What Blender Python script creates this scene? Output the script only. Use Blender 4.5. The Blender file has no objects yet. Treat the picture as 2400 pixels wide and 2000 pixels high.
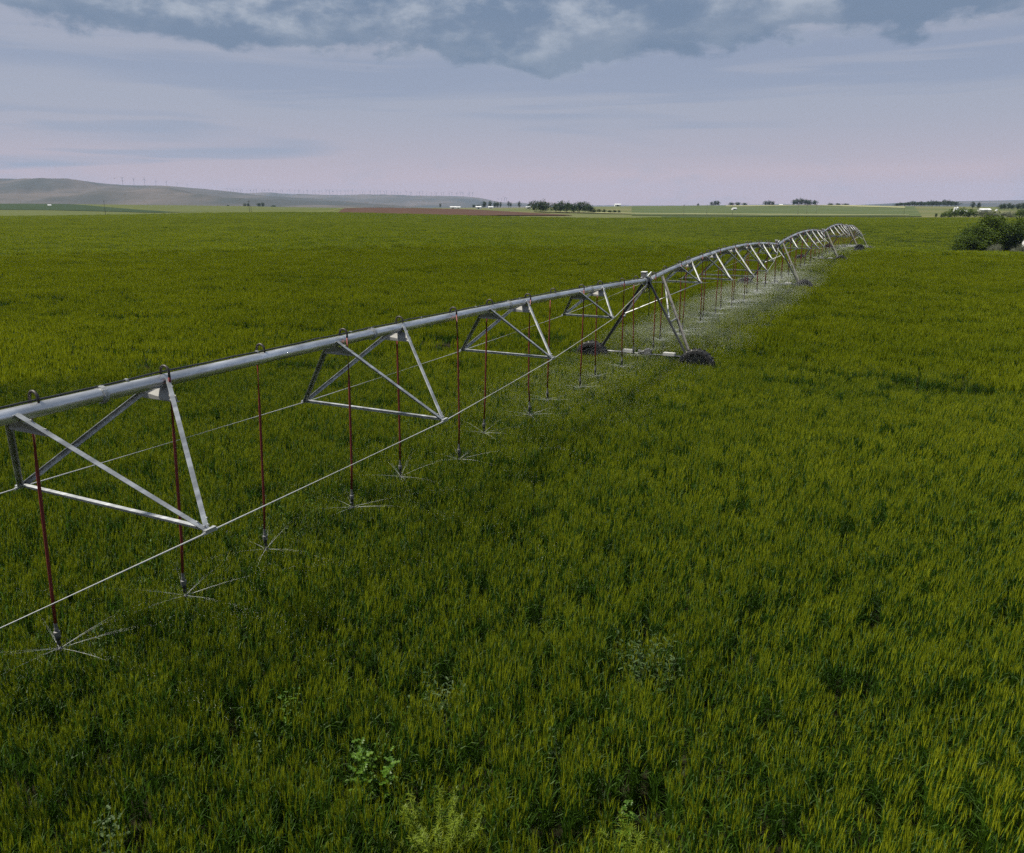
import bpy, math, random
import numpy as np
from mathutils import Vector, Matrix

# ------------------------------------------------------------------ camera, sky, sun, exposure
R = math.radians
scene = bpy.context.scene
col = scene.collection
CAM_H = 6.35
FPX = 1850.0                      # focal length for a picture 2400 wide
PITCH = math.atan((1000 - 485) / FPX)
cam_data = bpy.data.cameras.new('camera'); cam = bpy.data.objects.new('camera', cam_data); col.objects.link(cam)
cam_data.sensor_width = 36; cam_data.lens = FPX / 2400 * 36
cam_data.clip_start = 0.1; cam_data.clip_end = 60000
cam.location = (0, 0, CAM_H); cam.rotation_euler = (math.pi / 2 - PITCH, 0, 0)
scene.camera = cam

SUN_DIR = Vector((-0.50, 0.04, 0.86)).normalized()        # towards the sun
SUN_EL = math.asin(SUN_DIR.z); SUN_AZ = math.atan2(SUN_DIR.x, SUN_DIR.y)
sun_d = bpy.data.lights.new('sun', 'SUN'); sun = bpy.data.objects.new('sun', sun_d); col.objects.link(sun)
sun_d.energy = 4.0; sun_d.angle = R(5); sun_d.color = (1.0, 0.93, 0.80)
sun.rotation_euler = (-SUN_DIR).to_track_quat('-Z', 'Y').to_euler()

view = scene.view_settings
scene.display_settings.display_device = 'sRGB'
view.view_transform = 'Standard'; view.look = 'None'; view.gamma = 1.0; view.exposure = 0.8
view.use_curve_mapping = False
scene.cycles.use_denoising = False
scene.cycles.max_bounces = 6; scene.cycles.transparent_max_bounces = 8
scene.cycles.diffuse_bounces = 2; scene.cycles.glossy_bounces = 2; scene.cycles.transmission_bounces = 3
scene.cycles.volume_bounces = 0; scene.cycles.use_adaptive_sampling = True; scene.cycles.adaptive_threshold = 0.02
scene.cycles.sample_clamp_indirect = 4.0


class NT:
    """small helper round a node tree"""
    def __init__(s, tree): s.t = tree; tree.nodes.clear()
    def n(s, kind, **kw):
        nd = s.t.nodes.new(kind)
        for k, v in kw.items():
            if k.startswith('i_'):
                key = k[2:]
                key = int(key) if key.isdigit() else key.replace('_', ' ')
                if isinstance(v, bpy.types.NodeSocket): s.t.links.new(v, nd.inputs[key])
                else: nd.inputs[key].default_value = v
            else: setattr(nd, k, v)
        return nd
    def link(s, a, b): s.t.links.new(a, b)
    def math(s, op, a, b=None, clamp=False):
        nd = s.t.nodes.new('ShaderNodeMath'); nd.operation = op; nd.use_clamp = clamp
        for i, v in enumerate((a, b)):
            if v is None: continue
            if isinstance(v, bpy.types.NodeSocket): s.t.links.new(v, nd.inputs[i])
            else: nd.inputs[i].default_value = v
        return nd.outputs[0]
    def mix(s, fac, a, b, blend='MIX'):
        nd = s.t.nodes.new('ShaderNodeMix'); nd.data_type = 'RGBA'; nd.blend_type = blend
        for i, v in ((0, fac), (6, a), (7, b)):
            if isinstance(v, bpy.types.NodeSocket): s.t.links.new(v, nd.inputs[i])
            else: nd.inputs[i].default_value = v if i == 0 else (tuple(v) + (1,) if len(v) == 3 else v)
        return nd.outputs[2]
    def step(s, v, a, b):                              # smoothstep from a to b
        nd = s.t.nodes.new('ShaderNodeMapRange'); nd.interpolation_type = 'SMOOTHSTEP'
        s.t.links.new(v, nd.inputs[0]); nd.inputs[1].default_value = a; nd.inputs[2].default_value = b
        return nd.outputs[0]
    def noise(s, vec, scale, detail=4, rough=0.55, dist=0.0):
        nd = s.t.nodes.new('ShaderNodeTexNoise')
        if vec is not None: s.t.links.new(vec, nd.inputs['Vector'])
        nd.inputs['Scale'].default_value = scale; nd.inputs['Detail'].default_value = detail
        nd.inputs['Roughness'].default_value = rough; nd.inputs['Distortion'].default_value = dist
        return nd.outputs[0]
    def mapping(s, vec, scale=(1, 1, 1), loc=(0, 0, 0), rot=(0, 0, 0)):
        nd = s.t.nodes.new('ShaderNodeMapping'); s.t.links.new(vec, nd.inputs[0])
        nd.inputs[1].default_value = loc; nd.inputs[2].default_value = rot; nd.inputs[3].default_value = scale
        return nd.outputs[0]


def build_world():
    w = bpy.data.worlds.new('World'); scene.world = w; w.use_nodes = True
    w.cycles.sampling_method = 'NONE'                 # an even sky needs no importance map
    T = NT(w.node_tree)
    sky = T.n('ShaderNodeTexSky', sky_type='NISHITA', sun_disc=False, sun_elevation=SUN_EL, sun_rotation=SUN_AZ)
    sky.air_density = 1.2; sky.dust_density = 2.0
    tc = T.n('ShaderNodeTexCoord'); d = tc.outputs['Generated']
    sep = T.n('ShaderNodeSeparateXYZ', i_0=d); z = sep.outputs[2]
    # layered stratus: thin level bands, greyer blue and rosier veils
    lay = T.mapping(d, scale=(0.9, 0.9, 11.0), rot=(0, R(1.2), 0))
    n1 = T.noise(lay, 1.5, 3, 0.5, 0.4)
    lay2 = T.mapping(d, scale=(1.6, 1.6, 30.0), loc=(3.1, 0.7, 0.33), rot=(0, R(-0.8), 0))
    n2 = T.noise(lay2, 1.4, 4, 0.55, 0.5)
    low = T.step(z, 0.10, 0.0)                       # 1 at the horizon
    blue = T.mix(T.step(z, 0.0, 0.25), (0.310, 0.345, 0.455), (0.248, 0.295, 0.410))
    rose = T.mix(T.step(z, 0.0, 0.12), (0.620, 0.450, 0.480), (0.395, 0.400, 0.472))
    veil = T.math('ADD', T.step(n1, 0.45, 0.59), T.math('MULTIPLY', T.step(n2, 0.47, 0.60), 0.65), True)
    veil = T.math('MULTIPLY', veil, T.math('ADD', T.math('MULTIPLY', low, 0.30), 0.60))
    right = T.step(sep.outputs[0], -0.5, 0.6)
    veil = T.math('ADD', veil, T.math('MULTIPLY', T.math('MULTIPLY', low, T.step(z, 0.06, 0.004)), T.math('ADD', T.math('MULTIPLY', right, 1.0), 0.2)), True)
    base = T.mix(veil, blue, rose)
    # fluffy small clouds low down
    pl = T.mapping(d, scale=(1, 1, 2.6))
    fl = T.step(T.noise(pl, 9.0, 4, 0.6), 0.50, 0.66)
    fl = T.math('MULTIPLY', fl, T.math('MULTIPLY', T.step(z, 0.075, 0.03), 0.35))
    base = T.mix(fl, base, (0.370, 0.385, 0.480))
    # heavy cloud deck overhead, its ragged lower edge some ten degrees up
    dm = T.mapping(d, scale=(1.0, 1.0, 2.0), loc=(0.36, 0.10, 0.0))
    big = T.noise(dm, 3.4, 3, 0.55, 0.2)
    fine = T.noise(dm, 11.0, 6, 0.60, 0.15)
    mound = T.math('MULTIPLY', T.step(sep.outputs[0], -0.40, -0.18), T.step(sep.outputs[0], 0.20, 0.02))
    edge = T.math('ADD', T.math('ADD', z, T.math('MULTIPLY', mound, 0.016)), 0.002)
    edge = T.math('ADD', edge, T.math('MULTIPLY', T.math('SUBTRACT', big, 0.5), 0.11))
    edge = T.math('ADD', edge, T.math('MULTIPLY', T.math('SUBTRACT', fine, 0.5), 0.085))
    m = T.step(edge, 0.176, 0.192)
    puff = T.noise(T.mapping(d, scale=(1.0, 1.0, 1.9), loc=(4.1, 2.0, 0.3)), 8.5, 6, 0.60, 0.12)
    dk = T.mix(T.step(puff, 0.40, 0.60), (0.140, 0.200, 0.300), (0.390, 0.430, 0.500))
    under = T.math('MULTIPLY', T.step(edge, 0.177, 0.189), T.step(edge, 0.222, 0.194))
    dk = T.mix(T.math('MULTIPLY', under, 0.75), dk, (0.130, 0.190, 0.290))
    c = T.mix(T.math('MULTIPLY', m, 0.90), base, dk)
    bg1 = T.n('ShaderNodeBackground', i_0=sky.outputs[0], i_1=0.07)
    bg2 = T.n('ShaderNodeBackground', i_0=c, i_1=0.62)
    mx = T.n('ShaderNodeMixShader', i_0=0.93); T.link(bg1.outputs[0], mx.inputs[1]); T.link(bg2.outputs[0], mx.inputs[2])
    out = T.n('ShaderNodeOutputWorld'); T.link(mx.outputs[0], out.inputs[0])
build_world()

# ------------------------------------------------------------------ helpers
rng = np.random.default_rng(7)
random.seed(7)

def vnoise(x, y, seed=0):
    x = np.asarray(x, float); y = np.asarray(y, float)
    xi = np.floor(x).astype(np.int64); yi = np.floor(y).astype(np.int64)
    fx = x - xi; fy = y - yi; fx = fx * fx * (3 - 2 * fx); fy = fy * fy * (3 - 2 * fy)
    def hsh(a, b):
        h = (a * 374761393 + b * 668265263 + seed * 974634777) & 0xffffffff
        h = ((h ^ (h >> 13)) * 1274126177) & 0xffffffff
        return ((h ^ (h >> 16)) & 0xffff) / 65535.0
    return (hsh(xi, yi) * (1 - fx) + hsh(xi + 1, yi) * fx) * (1 - fy) + (hsh(xi, yi + 1) * (1 - fx) + hsh(xi + 1, yi + 1) * fx) * fy

def fbm(x, y, oct=4, seed=0):
    s = 0; a = 0.5; t = 0
    for k in range(oct):
        s = s + a * vnoise(np.asarray(x) * 2 ** k, np.asarray(y) * 2 ** k, seed + k * 17); t += a; a *= 0.5
    return s / t

def sstep(v, a, b):
    t = np.clip((np.asarray(v, float) - a) / (b - a), 0, 1); return t * t * (3 - 2 * t)

def seg_dist(x, y, pts):
    """distance to a polyline and the running parameter along it"""
    best = np.full(np.shape(x), 1e9); par = np.zeros(np.shape(x))
    for i in range(len(pts) - 1):
        ax, ay = pts[i]; bx, by = pts[i + 1]; dx, dy = bx - ax, by - ay
        t = np.clip(((x - ax) * dx + (y - ay) * dy) / (dx * dx + dy * dy), 0, 1)
        dd = np.hypot(x - ax - t * dx, y - ay - t * dy)
        par = np.where(dd < best, i + t, par); best = np.minimum(best, dd)
    return best, par

DRAW = [(260, 130), (92, 160), (45, 265), (8, 440), (-40, 640)]
def height(x, y):
    x = np.asarray(x, float); y = np.asarray(y, float); r = np.hypot(x, y)
    d, p = seg_dist(x, y, DRAW)
    sig = np.interp(p, [0, 1, 2, 3, 4], [30, 29, 40, 70, 90]); dep = np.interp(p, [0, 1, 2, 3, 4], [3.6, 3.6, 2.8, 1.6, 0.0])
    h = -dep * np.exp(-0.5 * (d / sig) ** 2)
    def bump(cx, cy, sx, sy, a): return a * np.exp(-0.5 * (((x - cx) / sx) ** 2 + ((y - cy) / sy) ** 2))
    h = h + bump(-105, 640, 95, 110, 4.6)                 # ploughed rise
    h = h + bump(-760, 1250, 330, 260, 10.5)              # far left rise
    h = h + bump(430, 1350, 420, 330, 8.2)                # far right rise
    h = h + bump(-150, 330, 120, 60, 0.7)
    h = h + (fbm(x / 55, y / 55, 3, 3) - 0.5) * 0.5 * sstep(r, 40, 160) + (fbm(x / 300, y / 300, 2, 9) - 0.5) * 2.2 * sstep(r, 500, 1500)
    return h

COSP, SINP = math.cos(PITCH), math.sin(PITCH)
def column(px, Y, z=0.0):
    """plan position seen in picture column px at forward distance Y"""
    return (px - 1200) / FPX * (Y * COSP - (z - CAM_H) * SINP)
def ground_hit(px, py, z):
    """point of the level z where picture point (px, py) looks"""
    u = (px - 1200) / FPX; v = (1000 - py) / FPX
    r = Vector((u, COSP + v * SINP, -SINP + v * COSP)); t = (z - CAM_H) / r.z
    return Vector((r.x * t, r.y * t, z))

class MB:
    def __init__(s): s.v = []; s.f = []; s.m = []
    def add(s, vs, fs, mat=0):
        b = len(s.v); s.v += [tuple(p) for p in vs]
        for f in fs: s.f.append(tuple(i + b for i in f)); s.m.append(mat)
    def box(s, c, d, rot=None, mat=0):
        hx, hy, hz = d[0] / 2, d[1] / 2, d[2] / 2
        vs = [Vector((x, y, z)) for x in (-hx, hx) for y in (-hy, hy) for z in (-hz, hz)]
        if rot is not None: vs = [rot @ p for p in vs]
        s.add([Vector(c) + p for p in vs], [(0, 1, 3, 2), (4, 6, 7, 5), (0, 4, 5, 1), (2, 3, 7, 6), (0, 2, 6, 4), (1, 5, 7, 3)], mat)
    @staticmethod
    def frame(d, up=Vector((0, 0, 1))):
        d = d.normalized(); a = d.cross(up)
        if a.length < 1e-4: a = d.cross(Vector((1, 0, 0)))
        a.normalize(); return a, a.cross(d).normalized()
    def tube(s, pts, rad, sides=8, cap=True, mat=0):
        pts = [Vector(p) for p in pts]; n = len(pts)
        if not hasattr(rad, '__len__'): rad = [rad] * n
        vs = []; fs = []; prev = None
        for i, p in enumerate(pts):
            d = (pts[min(i + 1, n - 1)] - pts[max(i - 1, 0)])
            if prev is None: a, b = MB.frame(d)
            else:
                dn = d.normalized(); a = prev - dn * prev.dot(dn)
                a.normalize(); b = dn.cross(a)
            prev = a
            for k in range(sides):
                t = 2 * math.pi * k / sides; vs.append(p + (a * math.cos(t) + b * math.sin(t)) * rad[i])
        for i in range(n - 1):
            for k in range(sides):
                k2 = (k + 1) % sides; fs.append((i * sides + k, i * sides + k2, (i + 1) * sides + k2, (i + 1) * sides + k))
        if cap:
            fs.append(tuple(range(sides))[::-1]); fs.append(tuple(range((n - 1) * sides, n * sides)))
        s.add(vs, fs, mat)
    def angle(s, p0, p1, w=0.06, t=0.007, up=Vector((0, 0, 1)), flip=1, mat=0):
        """rolled steel angle (L section) between two points"""
        p0, p1 = Vector(p0), Vector(p1); a, b = MB.frame(p1 - p0, up); a = a * flip
        prof = [(0, 0), (w, 0), (w, t), (t, t), (t, w), (0, w)]
        vs = [p + a * x - b * y for p in (p0, p1) for x, y in prof]
        fs = [(i, (i + 1) % 6, 6 + (i + 1) % 6, 6 + i) for i in range(6)] + [(5, 4, 3, 2, 1, 0), (6, 7, 8, 9, 10, 11)]
        s.add(vs, fs, mat)
    def bar(s, p0, p1, w, h, up=Vector((0, 0, 1)), mat=0):
        p0, p1 = Vector(p0), Vector(p1); a, b = MB.frame(p1 - p0, up)
        vs = [p + a * x + b * y for p in (p0, p1) for x, y in ((-w / 2, -h / 2), (w / 2, -h / 2), (w / 2, h / 2), (-w / 2, h / 2))]
        s.add(vs, [(0, 1, 5, 4), (1, 2, 6, 5), (2, 3, 7, 6), (3, 0, 4, 7), (3, 2, 1, 0), (4, 5, 6, 7)], mat)
    def lathe(s, prof, axis='z', seg=24, c=(0, 0, 0), mat=0):
        vs = []; fs = []; n = len(prof)
        for k in range(seg):
            t = 2 * math.pi * k / seg; ct, st = math.cos(t), math.sin(t)
            for r, h in prof:
                p = (r * ct, r * st, h) if axis == 'z' else (h, r * ct, r * st)
                vs.append(Vector(p) + Vector(c))
        for k in range(seg):
            for i in range(n - 1):
                a = k * n + i; b = ((k + 1) % seg) * n + i; fs.append((a, b, b + 1, a + 1))
        s.add(vs, fs, mat)
    def mesh(s, name, mats, smooth=False):
        me = bpy.data.meshes.new(name); me.from_pydata(s.v, [], s.f)
        for m in (mats if isinstance(mats, (list, tuple)) else [mats]): me.materials.append(m)
        if any(s.m): me.polygons.foreach_set('material_index', s.m)
        if smooth: me.polygons.foreach_set('use_smooth', [True] * len(me.polygons))
        me.update(); return me
    def build(s, name, mats, parent=None, smooth=False):
        return link(name, s.mesh(name, mats, smooth), parent)

def link(name, me, parent=None):
    o = bpy.data.objects.new(name, me); col.objects.link(o); o.parent = parent; return o
def tag(o, label=None, cat=None, group=None, kind=None):
    for k, v in (('label', label), ('category', cat), ('group', group), ('kind', kind)):
        if v: o[k] = v
    return o
def empty(name, loc=(0, 0, 0), rz=0.0, parent=None):
    o = bpy.data.objects.new(name, None); col.objects.link(o); o.location = loc; o.rotation_euler = (0, 0, rz)
    o.empty_display_size = 0.2; o.parent = parent; return o
def smooth_by_angle(me, deg=40):
    me.polygons.foreach_set('use_smooth', [True] * len(me.polygons))
    try: me.set_sharp_from_angle(angle=R(deg))
    except Exception: pass
ORD = ['first', 'second', 'third', 'fourth', 'fifth', 'sixth', 'seventh', 'eighth', 'ninth', 'tenth', 'eleventh', 'twelfth', 'thirteenth',
       'fourteenth', 'fifteenth', 'sixteenth', 'seventeenth', 'eighteenth', 'nineteenth', 'twentieth']
def ordinal(i):
    if i < 20: return ORD[i]
    tens = {2: 'twenty', 3: 'thirty', 4: 'forty', 5: 'fifty', 6: 'sixty', 7: 'seventy', 8: 'eighty'}
    n = i + 1
    if n % 10 == 0: return tens[n // 10][:-1] + 'ieth'
    return tens[n // 10] + '-' + ORD[n % 10 - 1]

# ------------------------------------------------------------------ materials
def material(name):
    m = bpy.data.materials.new(name); m.use_nodes = True; return m, NT(m.node_tree)
def finish(T, shader):
    o = T.n('ShaderNodeOutputMaterial'); T.link(shader, o.inputs[0])

def simple(name, c, rough=0.6, metal=0.0, vary=0.25, scale=8.0, bump=0.0, spec=0.5):
    m, T = material(name)
    tc = T.n('ShaderNodeTexCoord'); nz = T.noise(tc.outputs['Object'], scale, 5, 0.6)
    cc = T.mix(nz, [v * (1 - vary) for v in c], [min(1, v * (1 + vary)) for v in c])
    b = T.n('ShaderNodeBsdfPrincipled', i_Base_Color=cc, i_Roughness=rough, i_Metallic=metal)
    b.inputs['Specular IOR Level'].default_value = spec
    if bump:
        bp = T.n('ShaderNodeBump', i_Strength=bump, i_Distance=0.01, i_Height=nz); T.link(bp.outputs[0], b.inputs['Normal'])
    finish(T, b.outputs[0]); return m

def galvanised(name, c=(0.56, 0.58, 0.60), rough=0.42):
    m, T = material(name)
    tc = T.n('ShaderNodeTexCoord'); v = tc.outputs['Object']
    vo = T.n('ShaderNodeTexVoronoi', i_Vector=v, i_Scale=38.0)
    n1 = T.noise(T.mapping(v, scale=(0.6, 3, 3)), 2.2, 6, 0.65)
    n2 = T.noise(v, 14, 4)
    cc = T.mix(T.step(n1, 0.35, 0.70), [x * 0.62 for x in c], [x * 1.22 for x in c])
    cc = T.mix(T.math('MULTIPLY', vo.outputs['Distance'], 0.35), cc, [x * 0.8 for x in c])
    cc = T.mix(T.math('MULTIPLY', T.step(n2, 0.60, 0.75), 0.45), cc, (0.34, 0.33, 0.31))
    rg = T.math('ADD', T.math('MULTIPLY', n1, 0.25), rough - 0.12)
    b = T.n('ShaderNodeBsdfPrincipled', i_Base_Color=cc, i_Roughness=rg, i_Metallic=0.88)
    bp = T.n('ShaderNodeBump', i_Strength=0.12, i_Distance=0.004, i_Height=n1); T.link(bp.outputs[0], b.inputs['Normal'])
    finish(T, b.outputs[0]); return m

def leafy(name, dark, light, trans=0.35, rough=0.45, noise_scale=0.0, inst=False, spec=0.4):
    """thin plant tissue: diffuse, some light through it and a waxy sheen"""
    m, T = material(name)
    if inst:
        at = T.n('ShaderNodeAttribute', attribute_type='INSTANCER', attribute_name='tint'); fac = at.outputs['Fac']
        geo = T.n('ShaderNodeNewGeometry')
        fac = T.math('ADD', fac, T.math('MULTIPLY', T.math('SUBTRACT', geo.outputs['Random Per Island'], 0.5), 0.7), True)
    else:
        geo = T.n('ShaderNodeNewGeometry'); fac = geo.outputs['Random Per Island']
        if noise_scale:
            tc = T.n('ShaderNodeTexCoord')
            fac = T.math('ADD', T.math('MULTIPLY', fac, 0.5), T.math('MULTIPLY', T.step(T.noise(tc.outputs['Object'], noise_scale, 2), 0.35, 0.65), 0.5), True)
    c = T.mix(fac, dark, light)
    b = T.n('ShaderNodeBsdfPrincipled', i_Base_Color=c, i_Roughness=rough); b.inputs['Specular IOR Level'].default_value = spec
    tr = T.n('ShaderNodeBsdfTranslucent'); T.link(T.mix(0.5, c, [min(1, x * 1.5) for x in light]), tr.inputs[0])
    mx = T.n('ShaderNodeMixShader', i_0=trans); T.link(b.outputs[0], mx.inputs[1]); T.link(tr.outputs[0], mx.inputs[2])
    finish(T, mx.outputs[0]); return m

def ground_material(name, a, b, scale, streak=(1, 1, 1), rough=0.9, third=None, third_scale=0.01):
    m, T = material(name)
    geo = T.n('ShaderNodeNewGeometry'); v = T.mapping(geo.outputs['Position'], scale=streak)
    n = T.noise(v, scale, 6, 0.62); n2 = T.noise(v, scale * 9, 3, 0.6)
    c = T.mix(T.step(n, 0.32, 0.68), a, b)
    c = T.mix(T.math('MULTIPLY', n2, 0.45), c, [x * 0.55 for x in a])
    if third: c = T.mix(T.math('MULTIPLY', T.step(T.noise(v, third_scale, 4, 0.6), 0.48, 0.60), 0.85), c, third)
    bs = T.n('ShaderNodeBsdfPrincipled', i_Base_Color=c, i_Roughness=rough); bs.inputs['Specular IOR Level'].default_value = 0.1
    bp = T.n('ShaderNodeBump', i_Strength=0.5, i_Distance=0.3, i_Height=n2); T.link(bp.outputs[0], bs.inputs['Normal'])
    finish(T, bs.outputs[0]); return m

M = {}
M['pipe'] = galvanised('galvanised_pipe', (0.74, 0.75, 0.76), 0.38)
M['steel'] = galvanised('galvanised_steel', (0.50, 0.52, 0.53), 0.62)
M['rod'] = simple('truss_rod_steel', (0.62, 0.62, 0.60), 0.5, 0.5)
M['hose'] = simple('red_hose', (0.135, 0.016, 0.016), 0.5, 0, 0.25, 6)
M['neck'] = simple('dark_gooseneck', (0.035, 0.028, 0.026), 0.5, 0, 0.3, 10)
M['black'] = simple('black_plastic', (0.018, 0.019, 0.020), 0.42)
M['weight'] = simple('weight_grey', (0.13, 0.13, 0.13), 0.5, 0.2)
M['rim'] = simple('dull_rim_steel', (0.09, 0.088, 0.082), 0.65, 0.4)
M['rubber'] = simple('tyre_rubber', (0.015, 0.0145, 0.014), 0.5, 0, 0.4, 14, 0.2)
M['white'] = simple('white_paint', (0.75, 0.75, 0.73), 0.5, 0, 0.10, 3)
M['guard'] = simple('dusty_white_guard', (0.42, 0.42, 0.40), 0.65, 0, 0.3, 9)
M['pole'] = simple('pole_wood', (0.06, 0.045, 0.035), 0.85, 0, 0.3, 2)
M['gusset'] = simple('weathered_plate', (0.30, 0.30, 0.29), 0.75, 0.2, 0.2, 12)
M['beam'] = galvanised('beam_steel', (0.15, 0.15, 0.148), 0.55)
M['dark_glass'] = simple('dark_opening', (0.03, 0.03, 0.035), 0.4)
M['roof'] = simple('pale_metal_roof', (0.72, 0.73, 0.74), 0.45, 0.1, 0.12, 0.3)
M['turbine'] = simple('turbine_grey', (0.16, 0.17, 0.19), 0.5)
M['wheat_leaf'] = leafy('wheat_leaf', (0.015, 0.046, 0.005), (0.056, 0.118, 0.008), 0.42, 0.52, inst=True, spec=0.22)
M['wheat_ear'] = leafy('wheat_ear', (0.096, 0.146, 0.006), (0.278, 0.312, 0.012), 0.38, 0.6, inst=True, spec=0.15)
M['soil'] = None

def ground_shader():
    m, T = material('ground_soil_and_far_grass')
    geo = T.n('ShaderNodeNewGeometry'); p = geo.outputs['Position']
    n = T.noise(p, 1.6, 6, 0.65); n3 = T.noise(p, 0.006, 5, 0.6)
    soil = T.mix(n, (0.014, 0.014, 0.008), (0.034, 0.030, 0.016))
    grass = T.mix(T.step(n3, 0.35, 0.65), (0.075, 0.098, 0.028), (0.150, 0.140, 0.062))
    grass = T.mix(T.math('MULTIPLY', T.noise(p, 0.4, 4), 0.4), grass, (0.035, 0.055, 0.015))
    ln = T.n('ShaderNodeVectorMath', operation='LENGTH'); T.link(p, ln.inputs[0])
    c = T.mix(T.step(ln.outputs['Value'], 330, 460), soil, grass)
    b = T.n('ShaderNodeBsdfPrincipled', i_Base_Color=c, i_Roughness=0.95); b.inputs['Specular IOR Level'].default_value = 0.1
    bp = T.n('ShaderNodeBump', i_Strength=0.6, i_Distance=0.04, i_Height=n); T.link(bp.outputs[0], b.inputs['Normal'])
    finish(T, b.outputs[0]); return m
M['ground'] = ground_shader()
M['smooth_field'] = ground_material('smooth_olive_field', (0.070, 0.088, 0.020), (0.105, 0.115, 0.028), 0.012, (1, 4, 1))
M['dark_field'] = ground_material('dark_green_field', (0.020, 0.040, 0.012), (0.036, 0.058, 0.018), 0.01, (1, 3, 1))
M['plough'] = ground_material('ploughed_soil', (0.060, 0.032, 0.022), (0.100, 0.058, 0.038), 0.05, (1, 6, 1))
M['bank'] = ground_material('dry_bank_soil', (0.24, 0.19, 0.13), (0.33, 0.27, 0.20), 0.08)
M['blue_field'] = ground_material('blue_green_field', (0.052, 0.078, 0.026), (0.105, 0.125, 0.045), 0.011, (1, 3, 1))
M['pale_field'] = ground_material('pale_stubble_field', (0.22, 0.23, 0.11), (0.30, 0.29, 0.15), 0.01, (1, 4, 1))
M['hill'] = ground_material('hill_grass', (0.054, 0.056, 0.046), (0.140, 0.115, 0.100), 0.0022, (1, 0.6, 3), third=(0.040, 0.046, 0.040), third_scale=0.0012)

# ------------------------------------------------------------------ ground and far land
def grid_mesh(name, X, Y, Z, mats, smooth=True, wrap=False):
    nu, nv = X.shape
    me = bpy.data.meshes.new(name)
    vs = np.stack([X, Y, Z], -1).reshape(-1, 3)
    i = np.arange(nu - (0 if wrap else 1))[:, None]; j = np.arange(nv - 1)[None, :]; i2 = (i + 1) % nu
    a = i * nv + j; b = i2 * nv + j
    f = np.stack([a, b, b + 1, a + 1], -1).reshape(-1, 4)
    me.vertices.add(len(vs)); me.vertices.foreach_set('co', vs.ravel())
    me.loops.add(f.size); me.loops.foreach_set('vertex_index', f.ravel())
    me.polygons.add(len(f)); me.polygons.foreach_set('loop_start', np.arange(0, f.size, 4))
    me.update(calc_edges=True); me.validate()
    me.materials.append(mats)
    if smooth: me.polygons.foreach_set('use_smooth', [True] * len(me.polygons))
    return link(name, me)

az = np.concatenate([np.arange(-180, -45, 3), np.arange(-45, 45, 0.4), np.arange(45, 180, 3)]) * math.pi / 180
rad = np.concatenate([[0.01], np.geomspace(1.5, 12300, 270)])
A, RR = np.meshgrid(az, rad, indexing='ij')
GX, GY = RR * np.sin(A), RR * np.cos(A)
g = grid_mesh('ground', GX, GY, height(GX, GY), M['ground'], wrap=True)
g.data.flip_normals()
tag(g, 'wide flat farmland soil and grass running to the horizon', 'ground', kind='structure')

def patch(name, mat, label, near, far, nu=90, nv=26, lift=0.35):
    """field lying on the land; near and far are edges as lists of (picture column, forward distance)"""
    u = np.linspace(0, 1, nu); v = np.linspace(0, 1, nv)
    def edge(e):
        e = np.array(e, float); return np.interp(u, np.linspace(0, 1, len(e)), e[:, 0]), np.interp(u, np.linspace(0, 1, len(e)), e[:, 1])
    nx, ny = edge(near); fx, fy = edge(far)
    PX = nx[:, None] * (1 - v) + fx[:, None] * v; PY = ny[:, None] * (1 - v) + fy[:, None] * v
    X = (PX - 1200) / FPX * (PY * COSP + CAM_H * SINP)
    o = grid_mesh(name, X, PY, height(X, PY) + lift, mat)
    tag(o, label, 'field', kind='structure'); return o

patch('field', M['smooth_field'], 'smooth olive green field beyond the wheat on the left', [(-500, 520), (300, 520), (850, 500)], [(-500, 1600), (300, 1500), (820, 1100)], lift=0.25)
patch('field', M['dark_field'], 'dark green crop strip narrowing to the right at far left', [(-500, 905), (120, 860), (300, 760), (490, 600)], [(-500, 1330), (120, 1280), (320, 900), (490, 640)], lift=0.55)
patch('ploughed_field', M['plough'], 'brown ploughed field on a low rise beyond the wheat', [(790, 505), (1050, 500), (1340, 540)], [(815, 660), (990, 690), (1340, 548)], lift=0.5)
patch('dirt_bank', M['bank'], 'pale dry dirt bank along the top of the ploughed field', [(765, 520), (800, 600), (850, 655), (1010, 672)], [(775, 540), (812, 622), (860, 672), (1010, 684)], nv=5, lift=0.75)
patch('field', M['blue_field'], 'blue green field on the far slope right of centre', [(1480, 560), (1900, 520), (2160, 500)], [(1480, 1250), (1900, 1400), (2140, 1150)], lift=0.35)
patch('field', M['pale_field'], 'pale stubble strip across the foot of the far slope', [(1250, 640), (1700, 585), (2130, 545)], [(1250, 690), (1700, 630), (2130, 575)], nv=6, lift=0.6)
patch('field', M['pale_field'], 'pale stubble strip along the crest of the far slope', [(1700, 1120), (1900, 1180), (2120, 1000)], [(1700, 1230), (1900, 1330), (2120, 1090)], nv=6, lift=0.7)
patch('field', M['dark_field'], 'dark green strip where the wheat ends below the far slope', [(1550, 470), (1850, 455), (2180, 420)], [(1550, 515), (1850, 500), (2180, 455)], nv=6, lift=0.45)

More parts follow.
